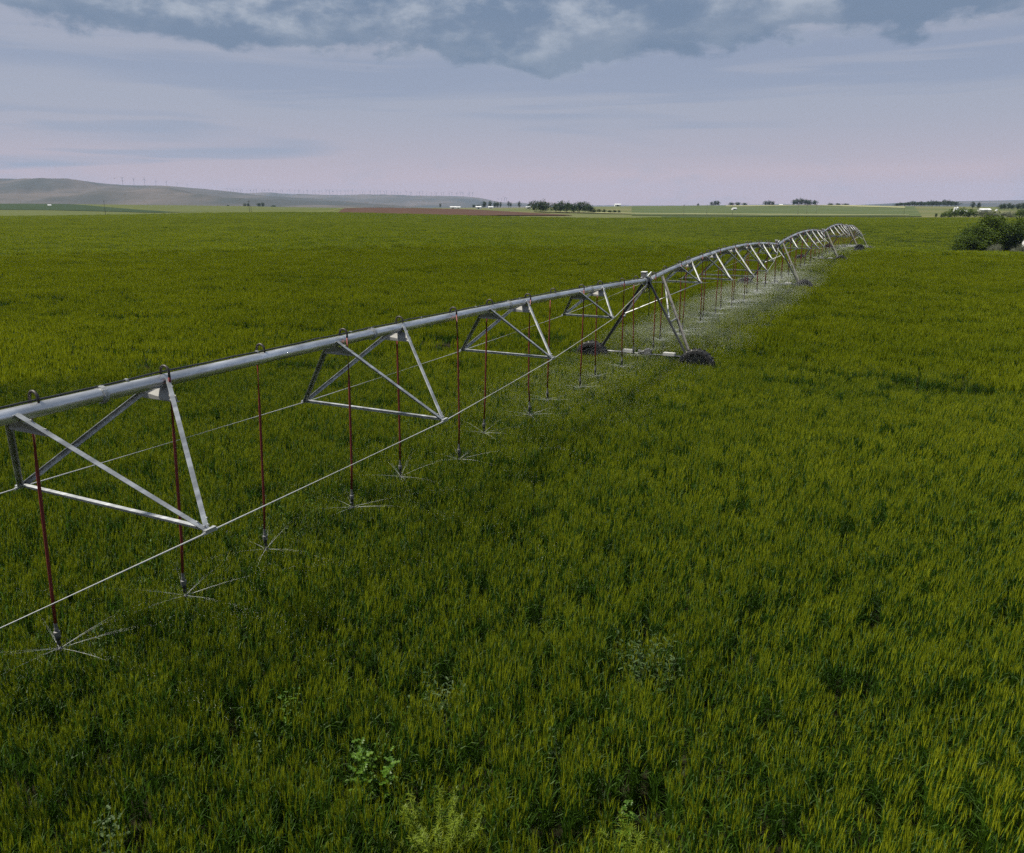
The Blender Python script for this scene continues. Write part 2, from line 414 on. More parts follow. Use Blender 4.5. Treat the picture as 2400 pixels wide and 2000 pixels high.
# hills far to the left and the plateau at the right
def hill_range(name, label, prof, y0, y1, y2, amp, seed, nu=420, nv=90, base=2.0):
    px = np.linspace(prof[0][0], prof[-1][0], nu); top = np.interp(px, [p[0] for p in prof], [p[1] for p in prof])
    k = np.ones(9) / 9; top = np.convolve(np.pad(top, 4, mode='edge'), k, mode='valid')
    v = np.linspace(0, 1, nv); Y = y0 + (y2 - y0) * v
    PX, YY = np.meshgrid(px, Y, indexing='ij')
    X = (PX - 1200) / FPX * YY * COSP
    crest = (485 - top) / FPX * y1 + CAM_H
    t = sstep(YY, y0, y1) * (1 - 0.55 * sstep(YY, y1, y2))
    ridg = 1 - np.abs(2 * fbm(X / 900 + YY / 2600, YY / 2300, 5, seed) - 1)
    fine = fbm(X / 260, YY / 420, 4, seed + 40) - 0.5
    mid = np.clip(sstep(YY, y0, y0 + 0.35 * (y1 - y0)) * (1 - sstep(YY, y1 - 0.45 * (y1 - y0), y1 - 0.05 * (y1 - y0))), 0, 1)
    Z = crest[:, None] * (t + mid * (ridg - 0.62) * amp + mid * fine * amp * 0.5) + (fine * 8 * sstep(YY, y1 * 0.9, y1))
    Z = np.where(YY <= y0 + 1, -base, Z)
    Z = np.maximum(Z, -base)
    o = grid_mesh(name, X, YY, Z, M['hill']); tag(o, label, 'hills', kind='structure'); return o, crest, px
RIDGE = [(-700, 419.0), (-300, 421.0), (0, 425.0), (70, 427.0), (150, 431.0), (215, 433.0), (290, 439.0), (340, 440.0), (400, 441.0), (480, 447.0), (560, 455.0), (600, 460.0), (760, 469.0), (900, 479.0), (1010, 487.0), (1100, 494.0)]
LONG = [(-100, 466.0), (420, 459.0), (600, 457.0), (700, 458.5), (800, 460.0), (900, 461.0), (1000, 463.0), (1100, 464.5), (1140, 469.0), (1165, 475.0), (1205, 478.0), (1222, 474.5), (1240, 479.0), (1275, 485.0), (1330, 488.0), (1400, 492.0)]
hills1, _, _ = hill_range('hills', 'broad bare grassy hills with folded spurs at far left', RIDGE, 2600, 5600, 8200, 0.7, 5)
hills2, _, _ = hill_range('hills', 'long blue level ridge carrying a row of small wind turbines', LONG, 5200, 9000, 11600, 0.6, 15)
hills3, _, _ = hill_range('hills', 'low hazy blue plateau on the right horizon', [(1900, 487), (2000, 482), (2080, 478), (2160, 474.5), (2300, 472), (2420, 471), (2700, 470), (3200, 474)], 4200, 7600, 10500, 0.35, 25)
hills4, _, _ = hill_range('hills', 'faint low blue rise on the centre horizon', [(1180, 487), (1300, 482.5), (1450, 482), (1600, 482.5), (1760, 480.5), (1830, 479), (1900, 481), (2050, 484), (2200, 487)], 8000, 10500, 11500, 0.2, 35)

# ------------------------------------------------------------------ wheat
AX, AY = 0.443, 0.897            # direction of the irrigation machine in plan
_l = math.hypot(AX, AY); AX /= _l; AY /= _l
NX, NY = AY, -AX                 # to its right
T1X, T1Y = 4.95, 29.28           # nearest wheeled tower
TOWERS = [0.0, 31.41, 63.2, 94.8, 126.3]
def on_line(s, off=0.0): return T1X + AX * s + NX * off, T1Y + AY * s + NY * off

def blade(mb, base, az, length, width, droop, lift, seg=3, mat=0, twist=0.0):
    """long narrow leaf that rises and bends over"""
    b = Vector(base); dx, dy = math.cos(az), math.sin(az); side = Vector((-dy, dx, 0))
    vs = []; ang = lift
    p = b
    for i in range(seg + 1):
        t = i / seg; w = width * (1 - t ** 1.6) * 0.5 + 0.0006
        s2 = (side + Vector((0, 0, math.sin(twist * t)))).normalized()
        vs += [p - s2 * w, p + s2 * w]
        p = p + Vector((dx * math.cos(ang), dy * math.cos(ang), math.sin(ang))) * (length / seg); ang -= droop / seg
    mb.add(vs, [(2 * i, 2 * i + 1, 2 * i + 3, 2 * i + 2) for i in range(seg)], mat)

def spindle(mb, p0, d, length, r, sides=4, mat=1):
    a, b = MB.frame(d); ph = random.random() * 3
    rings = [(0.0, 0.45), (0.28, 1.0), (0.72, 0.8)]
    vs = []; fs = []
    for t, k in rings:
        for i in range(sides):
            q = ph + 2 * math.pi * i / sides; vs.append(p0 + d * (length * t) + (a * math.cos(q) + b * math.sin(q)) * r * k)
    vs.append(p0 + d * length); tip = len(vs) - 1
    for j in range(len(rings) - 1):
        for i in range(sides):
            i2 = (i + 1) % sides; fs.append((j * sides + i, j * sides + i2, (j + 1) * sides + i2, (j + 1) * sides + i))
    for i in range(sides): fs.append(((len(rings) - 1) * sides + i, (len(rings) - 1) * sides + (i + 1) % sides, tip))
    mb.add(vs, fs, mat)

def wheat_clump(size, tufts, per, lod, seed):
    random.seed(seed); mb = MB(); rows = max(1, round(size / 0.2))
    for _ in range(tufts):
        cx, cy = random.uniform(-size, size) / 2, random.uniform(-size, size) / 2
        if lod < 2: cx = (random.randrange(rows) + 0.5) * size / rows - size / 2 + random.gauss(0, 0.035)       # sown in rows
        th = random.gauss(0.88, 0.065); ta = random.uniform(0, 6.283); tl = abs(random.gauss(0.0, 0.045))
        for _ in range(per):
            a = random.uniform(0, 6.283); rr = random.random() ** 0.6
            bx, by = cx + math.cos(a) * 0.032 * rr, cy + math.sin(a) * 0.032 * rr
            h = th * random.uniform(0.86, 1.07)
            lean = 0.01 + 0.055 * rr
            tx = bx + math.cos(a) * lean * h + math.cos(ta) * tl * h + 0.012; ty = by + math.sin(a) * lean * h + math.sin(ta) * tl * h
            base = Vector((bx, by, 0)); top = Vector((tx, ty, h)); mid = base.lerp(top, 0.55) - Vector(((tx - bx) * 0.15, (ty - by) * 0.15, 0))
            d = (top - mid).normalized()
            if lod == 0:
                mb.tube([base, mid, top], [0.0022, 0.002, 0.0015], 3, False, 0)
                for q in range(4):
                    t = (0.22, 0.42, 0.62, 0.82)[q]; p = base.lerp(mid, t / 0.55) if t < 0.55 else mid.lerp(top, (t - 0.55) / 0.45)
                    blade(mb, p, random.uniform(0, 6.283), random.uniform(0.17, 0.30), random.uniform(0.009, 0.014), random.uniform(0.4, 1.7) if random.random() < 0.8 else 2.6, random.uniform(1.15, 1.5), 3, 0, random.uniform(-1.2, 1.2))
                L = random.uniform(0.08, 0.115); dd = (d + Vector((random.gauss(0.02, 0.09), random.gauss(0, 0.09), 0))).normalized()
                spindle(mb, top, dd, L, random.uniform(0.0052, 0.0075), 4, 1)
                aa, bb = MB.frame(dd)
                for k in range(9):
                    q = random.uniform(0, 6.283); o = aa * math.cos(q) + bb * math.sin(q); st = top + dd * (L * random.uniform(0.25, 0.95))
                    e = st + (dd + o * random.uniform(0.12, 0.32)).normalized() * random.uniform(0.055, 0.095); sd = o.cross(dd) * 0.0012
                    mb.add([st - sd, st + sd, e], [(0, 1, 2)], 1)
            elif lod == 1:
                for q in range(2):
                    p = base.lerp(top, random.uniform(0.5, 0.85)); blade(mb, p, random.uniform(0, 6.283), random.uniform(0.18, 0.30), random.uniform(0.013, 0.019), random.uniform(0.4, 1.8), random.uniform(1.1, 1.5), 2, 0)
                dd = (d + Vector((random.gauss(0.02, 0.10), random.gauss(0, 0.10), 0))).normalized()
                a2, b2 = MB.frame(dd); q = random.uniform(0, 6.283); L = random.uniform(0.16, 0.22); p = top - dd * 0.03
                for sd in (a2 * math.cos(q) + b2 * math.sin(q), b2 * math.cos(q) - a2 * math.sin(q)):
                    w = random.uniform(0.022, 0.032) * 0.5
                    mb.add([p - sd * w * 0.5, p + sd * w * 0.5, p + dd * L * 0.45 + sd * w, p + dd * L, p + dd * L * 0.45 - sd * w], [(0, 1, 2, 3, 4)], 1)
            else:
                dd = (d + Vector((random.gauss(0.02, 0.12), random.gauss(0, 0.12), 0))).normalized(); a2, b2 = MB.frame(dd); q = random.uniform(0, 6.283)
                sd = (a2 * math.cos(q) + b2 * math.sin(q)); w = random.uniform(0.025, 0.045); L = random.uniform(0.20, 0.30)
                p = top - dd * 0.18
                mb.add([p - sd * w * 0.5, p + sd * w * 0.5, p + dd * L * 0.6 + sd * w * 0.4, p + dd * L, p + dd * L * 0.5 - sd * w * 0.4], [(0, 1, 2, 3, 4)], 1)
                q2 = random.uniform(0, 6.283)
                blade(mb, base.lerp(top, random.uniform(0.45, 0.8)), q2, 0.32, 0.03, 1.2, 1.2, 2, 0)
    return mb

CLEAR = [(1035, 1950, 0.75), (1480, 1985, 0.55), (880, 1795, 0.45), (1525, 1545, 0.5), (1015, 1650, 0.5)]
ROW_AZ = R(13); ROW_C, ROW_S = math.cos(ROW_AZ), math.sin(ROW_AZ)      # the rows run a little to the right
def build_wheat():
    protos = bpy.data.collections.new('wheat_plants')      # shapes only, never linked to the scene itself
    spec = [(0, 0.80, 38, 6, 8), (1, 1.6, 90, 6, 6), (2, 2.7, 100, 4, 5)]
    start = []; n = 0
    for lod, size, tufts, per, cnt in spec:
        start.append(n)
        for k in range(cnt):
            me = wheat_clump(size, tufts, per, lod, 100 + lod * 20 + k).mesh('wheat_plant', [M['wheat_leaf'], M['wheat_ear']])
            protos.objects.link(bpy.data.objects.new('wheat_%02d' % n, me)); n += 1
    P = []; Rr = []; S = []; V = []; Tn = []
    g2 = np.random.default_rng(21)
    def field_noise(x, y):
        streak = fbm(x / 3.2, y / 1.3, 3, 51); patchy = fbm(x / 9, y / 6, 3, 61); wide = fbm(x / 60, y / 45, 3, 71)
        return streak, patchy, wide
    for lod, (r0, r1, cell, jit) in enumerate([(3.0, 30, 0.80, 0.25), (29, 118, 1.6, 0.25), (86, 560, 2.5, 0.25)]):
        xs = np.arange(-r1, r1, cell); ys = np.arange(-r1 * 0.3, r1, cell)
        X, Y = np.meshgrid(xs, ys); X = X.ravel(); Y = Y.ravel()
        X = X + (g2.random(X.shape) - 0.5) * (0.03 if lod < 2 else cell * jit); Y = Y + (g2.random(Y.shape) - 0.5) * cell * jit
        X, Y = X * ROW_C + Y * ROW_S, Y * ROW_C - X * ROW_S
        r = np.hypot(X, Y); a = np.abs(np.degrees(np.arctan2(X, Y)))
        r = r + (g2.random(r.shape) - 0.5) * (0, 3, 24)[lod]; ok = (r > r0 + g2.random(r.shape) * 1.0) & (r < r1) & (a < (47 if lod == 0 else 40 if lod == 1 else 37))
        # the crop ends at a far headland
        px = 1200 + FPX * X / np.maximum(Y * COSP + CAM_H * SINP, 0.1)
        endY = np.interp(px, [0, 700, 1100, 1500, 1800, 2100, 2400], [535, 520, 500, 470, 458, 430, 400])
        ok &= Y < endY
        X, Y = X[ok], Y[ok]; r = np.hypot(X, Y)
        if lod == 1: k_ = r < 100 + g2.random(len(r)) * 18; X, Y, r = X[k_], Y[k_], r[k_]
        streak, patchy, wide = field_noise(X, Y)
        # wheel tracks of the towers: thinner and shorter crop
        keep = np.ones(len(X), bool); sc = np.ones(len(X))
        rel_s = (X - T1X) * AX + (Y - T1Y) * AY; rel_o = (X - T1X) * NX + (Y - T1Y) * NY
        for s0 in TOWERS:
            bend = rel_o ** 2 / 640.0
            dd = np.abs(rel_s - s0 + bend); near = (dd < 0.38) & (np.abs(rel_o) > 2.9) if lod < 2 else np.zeros(len(X), bool)
            sc = np.where(near, 0.80, sc); keep &= ~(near & (g2.random(len(X)) < 0.15))
        gap = (streak < 0.33) & (lod < 2)
        sc = sc * np.where(gap, 0.91, 1.0) * (0.93 + 0.15 * patchy)
        dark = sstep(streak, 0.42, 0.28)
        lodge = sstep(fbm(X / 7.5, Y / 2.6, 3, 81), 0.69, 0.76) * (r > 26)
        sc = sc * (1 - 0.25 * lodge)
        tint = np.clip(0.52 + (wide - 0.5) * 0.28 + (patchy - 0.5) * 0.6 - 0.18 * dark - 0.45 * lodge + (g2.random(len(X)) - 0.5) * (0.25, 0.35, 0.55)[lod], 0, 1)
        for wx, wy, wr in CLEAR:                             # room for the big weeds
            q_ = ground_hit(wx, wy, 0.80); near = np.hypot(X - q_.x, Y - q_.y) < wr
            sc = np.where(near, sc * 0.80, sc)
        X, Y, sc, tint = X[keep], Y[keep], sc[keep], tint[keep]
        n_ = len(X)
        P.append(np.stack([X, Y, height(X, Y) - 0.01], -1))
        Rr.append(np.stack([g2.normal(0, 0.025, n_), g2.normal(0.01, 0.025, n_), -ROW_AZ + (g2.normal(0, 0.03, n_) + math.pi * (g2.random(n_) < 0.5) if lod < 2 else g2.uniform(-3.1, 3.1, n_))], -1))
        S.append(np.stack([np.ones(n_), np.ones(n_), sc * g2.uniform(*((0.93, 1.08), (0.90, 1.10), (0.82, 1.12))[lod], n_)], -1))
        V.append(g2.integers(0, spec[lod][4], n_) + start[lod]); Tn.append(tint)
    P = np.concatenate(P); Rr = np.concatenate(Rr); S = np.concatenate(S); V = np.concatenate(V).astype(np.int32); Tn = np.concatenate(Tn)
    me = bpy.data.meshes.new('wheat_crop'); me.vertices.add(len(P)); me.vertices.foreach_set('co', P.ravel().astype(np.float32))
    for nm, ty, dat, key in (('rot', 'FLOAT_VECTOR', Rr, 'vector'), ('scl', 'FLOAT_VECTOR', S, 'vector'), ('pick', 'INT', V, 'value'), ('tint', 'FLOAT', Tn, 'value')):
        at = me.attributes.new(nm, ty, 'POINT'); at.data.foreach_set(key, dat.ravel() if ty == 'INT' else dat.ravel().astype(np.float32))
    o = link('wheat_crop', me)
    me.materials.append(M['wheat_leaf']); me.materials.append(M['wheat_ear'])
    ng = bpy.data.node_groups.new('wheat_plants', 'GeometryNodeTree')
    ng.interface.new_socket('Geometry', in_out='INPUT', socket_type='NodeSocketGeometry'); ng.interface.new_socket('Geometry', in_out='OUTPUT', socket_type='NodeSocketGeometry')
    N, L = ng.nodes, ng.links
    gi, go = N.new('NodeGroupInput'), N.new('NodeGroupOutput')
    ci = N.new('GeometryNodeCollectionInfo'); ci.inputs['Collection'].default_value = protos; ci.inputs['Separate Children'].default_value = True; ci.inputs['Reset Children'].default_value = True
    ip = N.new('GeometryNodeInstanceOnPoints'); ip.inputs['Pick Instance'].default_value = True
    def named(nm, ty):
        a = N.new('GeometryNodeInputNamedAttribute'); a.data_type = ty; a.inputs['Name'].default_value = nm; return a.outputs['Attribute']
    e2r = N.new('FunctionNodeEulerToRotation'); L.new(named('rot', 'FLOAT_VECTOR'), e2r.inputs[0])
    L.new(gi.outputs[0], ip.inputs['Points']); L.new(ci.outputs[0], ip.inputs['Instance'])
    L.new(named('pick', 'INT'), ip.inputs['Instance Index']); L.new(e2r.outputs[0], ip.inputs['Rotation']); L.new(named('scl', 'FLOAT_VECTOR'), ip.inputs['Scale'])
    L.new(ip.outputs[0], go.inputs[0])
    md = o.modifiers.new('plants', 'NODES'); md.node_group = ng
    tag(o, 'dense green wheat crop in ear covering the whole field', 'wheat', kind='stuff')
    print('wheat instances', len(P))
build_wheat()
# ------------------------------------------------------------------ irrigation machine
PIPE_H = 3.75                     # pipe centre above the ground at a tower
PIPE_R = 0.085
RZ = math.atan2(AY, AX)           # local x runs along the machine

def ground_at(s, off=0.0):
    x, y = on_line(s, off); return float(height(x, y))

def span_profile(L, bow):
    return lambda x: 4 * bow * (x / L) * (1 - x / L)

def make_span(name, label, L, bow, nodes, x0=0.0, flanges=True):
    """nodes: (position along, half width, depth below the pipe); x0 > 0 leaves out what lies behind the viewer"""
    z = span_profile(L, bow)
    root = empty(name); tag(root, label, 'irrigation span', 'spans of the irrigation machine')
    m = MB(); xs = np.linspace(x0, L - 0.28, 60)
    m.tube([(x, 0, z(x)) for x in xs], PIPE_R, 20)
    o = m.build('pipe', M['pipe'], root); smooth_by_angle(o.data)
    # flanged joints of the pipe lengths
    for (nx, hw, dp) in nodes:
        m = MB(); m.lathe([(PIPE_R - 0.01, -0.030), (PIPE_R + 0.022, -0.030), (PIPE_R + 0.022, -0.004), (PIPE_R + 0.028, -0.004), (PIPE_R + 0.028, 0.004), (PIPE_R + 0.022, 0.004), (PIPE_R + 0.022, 0.030), (PIPE_R - 0.01, 0.030)], 'x', 18)
        for k in range(8):
            t = k * math.pi / 4; m.tube([(-0.034, (PIPE_R + 0.012) * math.cos(t), (PIPE_R + 0.012) * math.sin(t)), (0.034, (PIPE_R + 0.012) * math.cos(t), (PIPE_R + 0.012) * math.sin(t))], 0.007, 5)
        o = m.build('flange', M['steel'], root); o.location = (nx + 0.12, 0, z(nx + 0.12))
    # control cable lying along the top of the pipe
    rr = random.Random(int(L * 100) + len(nodes)); pts = []
    for x in np.arange(max(x0, 0.2), L - 0.2, 0.45):
        pts.append((x, 0.030 + rr.uniform(-0.010, 0.010), z(x) + PIPE_R + 0.014 + abs(rr.gauss(0, 0.007))))
    m = MB(); m.tube(pts, 0.012, 6); m.build('control_cable', M['black'], root, True)
    for i in range(4, len(pts), 5):
        m = MB(); x = pts[i][0]; m.lathe([(PIPE_R + 0.001, -0.012), (PIPE_R + 0.030, -0.012), (PIPE_R + 0.030, 0.012), (PIPE_R + 0.001, 0.012)], 'x', 14)
        m.v = [(a, b, c) for a, b, c in m.v]
        mm = MB(); mm.box((0, 0.030, PIPE_R + 0.020), (0.03, 0.05, 0.025)); o = mm.build('cable_clip', M['steel'], root); o.location = (x, 0, z(x))
    for (nx, hw, dp) in nodes:
        tr = empty('truss', (0, 0, 0), 0, root)
        zn = z(nx) - dp
        nodeL, nodeR = Vector((nx, hw, zn)), Vector((nx, -hw, zn))
        for sx in (-0.95, 1.05):
            ax = nx + sx; az_ = z(ax)
            for side, nd in ((1, nodeL), (-1, nodeR)):
                top = Vector((ax, side * (PIPE_R + 0.006), az_ + 0.035))
                d = (nd - top).normalized()
                m = MB(); m.angle(top, nd - d * 0.015, 0.062, 0.007, Vector((1, 0, 0)), flip=side)
                for q in (0.06, 0.93, 0.97):
                    pz = top.lerp(nd, q); m.tube([pz + Vector((0, side * -0.012, 0)), pz + Vector((0, side * 0.018, 0))], 0.010, 6)
                m.build('strut', M['steel'], tr)
            # cross gusset hanging under the pipe
            f = 0.20 / max(0.2, dp); wl = PIPE_R + (hw - PIPE_R) * f
            m = MB(); g = 0.006; k = (nx - ax) * f
            pro = [(-wl - 0.02, -0.23), (wl + 0.02, -0.23), (wl, -0.15), (PIPE_R * 0.8, -0.075), (-PIPE_R * 0.8, -0.075), (-wl, -0.15)]
            vs = [(ax + k * (0.2 if zz > -0.1 else 0.9) + dx, yy, az_ + zz) for dx in (-g, g) for yy, zz in pro]
            m.add(vs, [(5, 4, 3, 2, 1, 0), (6, 7, 8, 9, 10, 11)] + [(i, (i + 1) % 6, 6 + (i + 1) % 6, 6 + i) for i in range(6)])
            m.box((ax + k * 0.9 + 0.02, 0, az_ - 0.232), (0.05, 2 * wl + 0.03, 0.006))
            m.build('gusset', M['gusset'], tr)
        m = MB(); m.angle(nodeL + Vector((0, -0.03, 0.03)), nodeR + Vector((0, 0.03, 0.03)), 0.062, 0.007, Vector((0, 0, 1)))
        m.build('spreader', M['steel'], tr)
        for side, nd in ((1, nodeL), (-1, nodeR)):
            m = MB(); m.box(nd + Vector((0, 0, -0.012)), (0.16, 0.05, 0.05)); m.tube([nd + Vector((-0.10, 0, -0.03)), nd + Vector((0.10, 0, -0.03))], 0.022, 8)
            m.build('rod_bracket', M['steel'], tr)
    for side in (1, -1):
        pts = [Vector((0.25 if x0 <= 0 else x0, side * 0.12, z(0.25) - 0.10))] if x0 <= 0 else []
        pts += [Vector((nx, side * hw, z(nx) - dp - 0.03)) for nx, hw, dp in nodes] + [Vector((L - 0.35, side * 0.12, z(L - 0.35) - 0.10))]
        m = MB()
        for a, b in zip(pts[:-1], pts[1:]): m.tube([a, b], 0.0095, 6)
        m.build('truss_rod', M['rod'], root)
    # sprinkler outlets along the pipe wait in make_drop
    return root, z

NEAR_L = 45.0
near_nodes = [(NEAR_L - 27.95, 1.70, 1.36), (NEAR_L - 22.45, 1.70, 1.38), (NEAR_L - 17.0, 1.56, 1.38), (NEAR_L - 11.5, 1.24, 1.16), (NEAR_L - 5.97, 0.81, 0.78)]
far_nodes = [(5.2, 0.80, 0.74), (9.8, 1.17, 1.12), (14.4, 1.42, 1.38), (18.9, 1.36, 1.40), (23.4, 1.02, 1.02), (27.0, 0.66, 0.62)]
SPANS = []        # (start s, root, profile, start height, end height, length)
def place_span(root, s0, L, z0, z1):
    x, y = on_line(s0); root.location = (x, y, z0); root.rotation_euler = (0, -math.atan2(z1 - z0, L), RZ)

zt = [ground_at(s) + PIPE_H for s in TOWERS]; zt[3] += 0.15
sp, pr = make_span('irrigation_span', 'nearest galvanised irrigation span reaching out of the left edge', NEAR_L, 0.42, near_nodes, 14.5)
place_span(sp, -NEAR_L, NEAR_L, zt[0], zt[0]); SPANS.append((-NEAR_L, pr, zt[0], zt[0], NEAR_L))
names = ['second galvanised irrigation span arching from the nearest tower', 'third galvanised irrigation span arching between the second and third towers',
         'fourth galvanised irrigation span, small arch between third and fourth towers', 'farthest irrigation span dropping away beyond the fourth tower']
proto_span = None
def copy_tree(o, parent=None):
    c = o.copy(); col.objects.link(c); c.parent = parent
    for ch in o.children: copy_tree(ch, c)
    return c
for i in range(4):
    L = TOWERS[i + 1] - TOWERS[i]
    if proto_span is None:
        proto_span, prz = make_span('irrigation_span', names[0], 31.5, 0.50, far_nodes); r_ = proto_span
    else: r_ = copy_tree(proto_span)
    r_['label'] = names[i]; place_span(r_, TOWERS[i], L, zt[i], zt[i + 1]); SPANS.append((TOWERS[i], prz, zt[i], zt[i + 1], L))

# ---- wheels and towers
WR = 0.705
def tyre_mesh():
    m = MB(); w = 0.17
    prof = [(0.455, -w * 0.62), (0.49, -w * 0.95), (0.56, -w), (0.615, -w * 0.86), (0.640, -w * 0.45), (0.645, 0), (0.640, w * 0.45), (0.615, w * 0.86), (0.56, w), (0.49, w * 0.95), (0.455, w * 0.62)]
    m.lathe(prof, 'x', 48)
    for k in range(22):                                            # chevron lugs
        for side in (-1, 1):
            t = 2 * math.pi * (k + (0.5 if side > 0 else 0)) / 22
            R3 = Matrix.Rotation(t, 3, 'X')
            for (xa, ra, xb, rb, ta, tb) in ((0.01, 0.655, 0.10, 0.652, 0.0, 0.09), (0.10, 0.652, 0.165, 0.600, 0.09, 0.13)):
                pa = Matrix.Rotation(t + ta, 3, 'X') @ Vector((side * xa, 0, ra)); pb = Matrix.Rotation(t + tb, 3, 'X') @ Vector((side * xb, 0, rb))
                m.bar(pa, pb, 0.040, 0.034, R3 @ Vector((0, 0, 1)))
    me = m.mesh('tyre', M['rubber']); smooth_by_angle(me, 35); return me
def rim_mesh():
    m = MB(); m.lathe([(0.465, -0.12), (0.485, -0.115), (0.455, -0.09), (0.435, 0.02), (0.16, 0.05), (0.10, 0.06), (0.0, 0.06)], 'x', 32)
    m.lathe([(0.465, 0.12), (0.485, 0.115), (0.455, 0.09), (0.435, 0.02)], 'x', 32)
    for k in range(8):
        t = k * math.pi / 4; m.tube([(0.01, 0.12 * math.cos(t), 0.12 * math.sin(t)), (0.055, 0.12 * math.cos(t), 0.12 * math.sin(t))], 0.012, 6)
    me = m.mesh('rim', M['rim']); smooth_by_angle(me, 35); return me
TYRE, RIM = tyre_mesh(), rim_mesh()

def make_tower(label):
    """local x along the machine, y to its left, origin on the ground below the pipe"""
    root = empty('drive_tower'); tag(root, label, 'irrigation tower', 'wheeled towers of the irrigation machine')
    H = PIPE_H; half = 2.02; beam_z = 1.02
    legs = {}
    for side in (1, -1):
        foot = Vector((-0.10, side * 1.78, beam_z - 0.02))
        for sx in (-0.05, 1.45):
            top = Vector((sx, side * 0.13, H - 0.02 + (0.06 if sx > 1 else 0)))
            m = MB(); m.angle(top, foot + Vector((0.06 if sx > 1 else -0.06, 0, 0)), 0.085, 0.009, Vector((1, 0, 0)), flip=side if sx < 1 else -side)
            m.tube([top + Vector((0, -0.02 * side, -0.06)), top + Vector((0, 0.02 * side, -0.06))], 0.014, 6)
            m.build('leg', M['beam'], root); legs[(side, sx)] = (top, foot)
        a = legs[(side, -0.05)][0].lerp(legs[(side, -0.05)][1], 0.52); b = legs[(side, 1.45)][0].lerp(legs[(side, 1.45)][1], 0.52)
        m = MB(); m.bar(a, b, 0.05, 0.05); m.build('leg_tie', M['steel'], root)
        # stay from this leg across to the first truss of the next span
        st = legs[(side, -0.05)][0].lerp(legs[(side, -0.05)][1], 0.47)
        en = Vector((5.2, -side * 0.78, H + 0.275 - 0.74))
        m = MB(); m.tube([st, en], 0.030, 8); m.build('stay', M['steel'], root, True)
        # wheel
        wl = empty('wheel', (-0.12, side * half, WR), 0, root)
        wl.rotation_euler = (random.uniform(0, 1), 0, math.pi / 2 * 0)
        ty = link('tyre', TYRE, wl); rm = link('rim', RIM, wl); ty.scale = rm.scale = (0.95, WR / 0.675, WR / 0.675)
        # the wheel rolls across the machine: its axle lies along local x
        m = MB(); m.box((0.10, side * half, WR), (0.22, 0.26, 0.30)); m.tube([(-0.10, side * half, WR), (0.24, side * half, WR)], 0.07, 12)
        m.box((0.16, side * (half - 0.10), (WR + beam_z) / 2 + 0.03), (0.10, 0.34, beam_z - WR + 0.16))
        m.build('gearbox', M['beam'], root)
    m = MB(); m.tube([(0.12, -half + 0.02, beam_z), (0.12, half - 0.02, beam_z)], 0.055, 10); m.build('base_beam', M['beam'], root, True)
    m = MB(); m.tube([(0.00, -half + 0.1, beam_z + 0.02), (0.00, half - 0.1, beam_z + 0.02)], 0.018, 8); m.build('drive_shaft', M['steel'], root, True)
    for y0, ln in ((0.62, 0.42), (-0.95, 0.44)):
        m = MB(); m.box((0.06, y0, beam_z + 0.065), (0.20, ln, 0.10)); m.box((0.06, y0, beam_z + 0.118), (0.17, ln - 0.03, 0.012)); m.build('shaft_guard', M['guard'], root)
    m = MB(); m.box((0.04, -0.14, beam_z + 0.08), (0.22, 0.24, 0.20)); m.tube([(0.04, -0.02, beam_z + 0.09), (0.04, 0.22, beam_z + 0.09)], 0.085, 14); m.box((0.04, -0.14, beam_z + 0.20), (0.12, 0.12, 0.05))
    m.build('centre_motor', M['weight'], root)
    # joint, control box, loops of cable at the head
    m = MB(); m.lathe([(PIPE_R, -0.34), (PIPE_R + 0.018, -0.33), (PIPE_R + 0.03, -0.22), (PIPE_R + 0.012, -0.16), (PIPE_R + 0.032, -0.10), (PIPE_R + 0.012, -0.04), (PIPE_R + 0.032, 0.02), (PIPE_R + 0.02, 0.08), (PIPE_R, 0.09)], 'x', 20, (0, 0, H))
    m.build('flexible_joint', M['black'], root, True)
    for x in (-0.36, 0.10):
        m = MB(); m.lathe([(PIPE_R - 0.01, -0.03), (PIPE_R + 0.04, -0.03), (PIPE_R + 0.04, 0.03), (PIPE_R - 0.01, 0.03)], 'x', 16, (x, 0, H)); m.build('clamp_ring', M['steel'], root)
    m = MB(); m.box((-0.20, 0.06, H + 0.21), (0.20, 0.18, 0.20)); m.box((-0.20, 0.06, H + 0.10), (0.06, 0.06, 0.06)); b_ = m.build('control_box', M['weight'], root)
    m = MB(); m.box((-0.20, 0.06, H + 0.322), (0.22, 0.20, 0.024)); m.box((-0.20, -0.034, H + 0.21), (0.15, 0.008, 0.13)); m.build('lid', M['white'], b_)
    m = MB(); m.bar((-0.45, 0.10, H + 0.12), (0.35, 0.10, H + 0.20), 0.05, 0.02); m.bar((-0.10, 0.02, H + 0.10), (0.22, -0.08, H + 0.30), 0.04, 0.02); m.bar((0.22, -0.08, H + 0.30), (0.34, -0.02, H + 0.06), 0.04, 0.02); m.build('alignment_linkage', M['steel'], root)
    rr = random.Random(5)
    for k in range(6):
        pts = []; dp = rr.uniform(0.25, 0.75); y0 = rr.uniform(-0.10, 0.10)
        for t in np.linspace(0, 1, 12): pts.append((-0.34 + 0.62 * t, y0 + 0.06 * math.sin(4 * t + k), H + 0.08 - dp * math.sin(math.pi * t) ** 0.8 + rr.uniform(-0.01, 0.01)))
        m = MB(); m.tube(pts, 0.011, 6); m.build('cable_loop', M['black'], root, True)
    m = MB(); m.tube([(0.1, -0.05, H - 0.1), (0.12, -0.07, H - 0.6), (0.05, -0.10, H - 1.05), (0.10, -0.08, H - 1.3)], 0.013, 6); m.build('hanging_cable', M['black'], root, True)
    return root
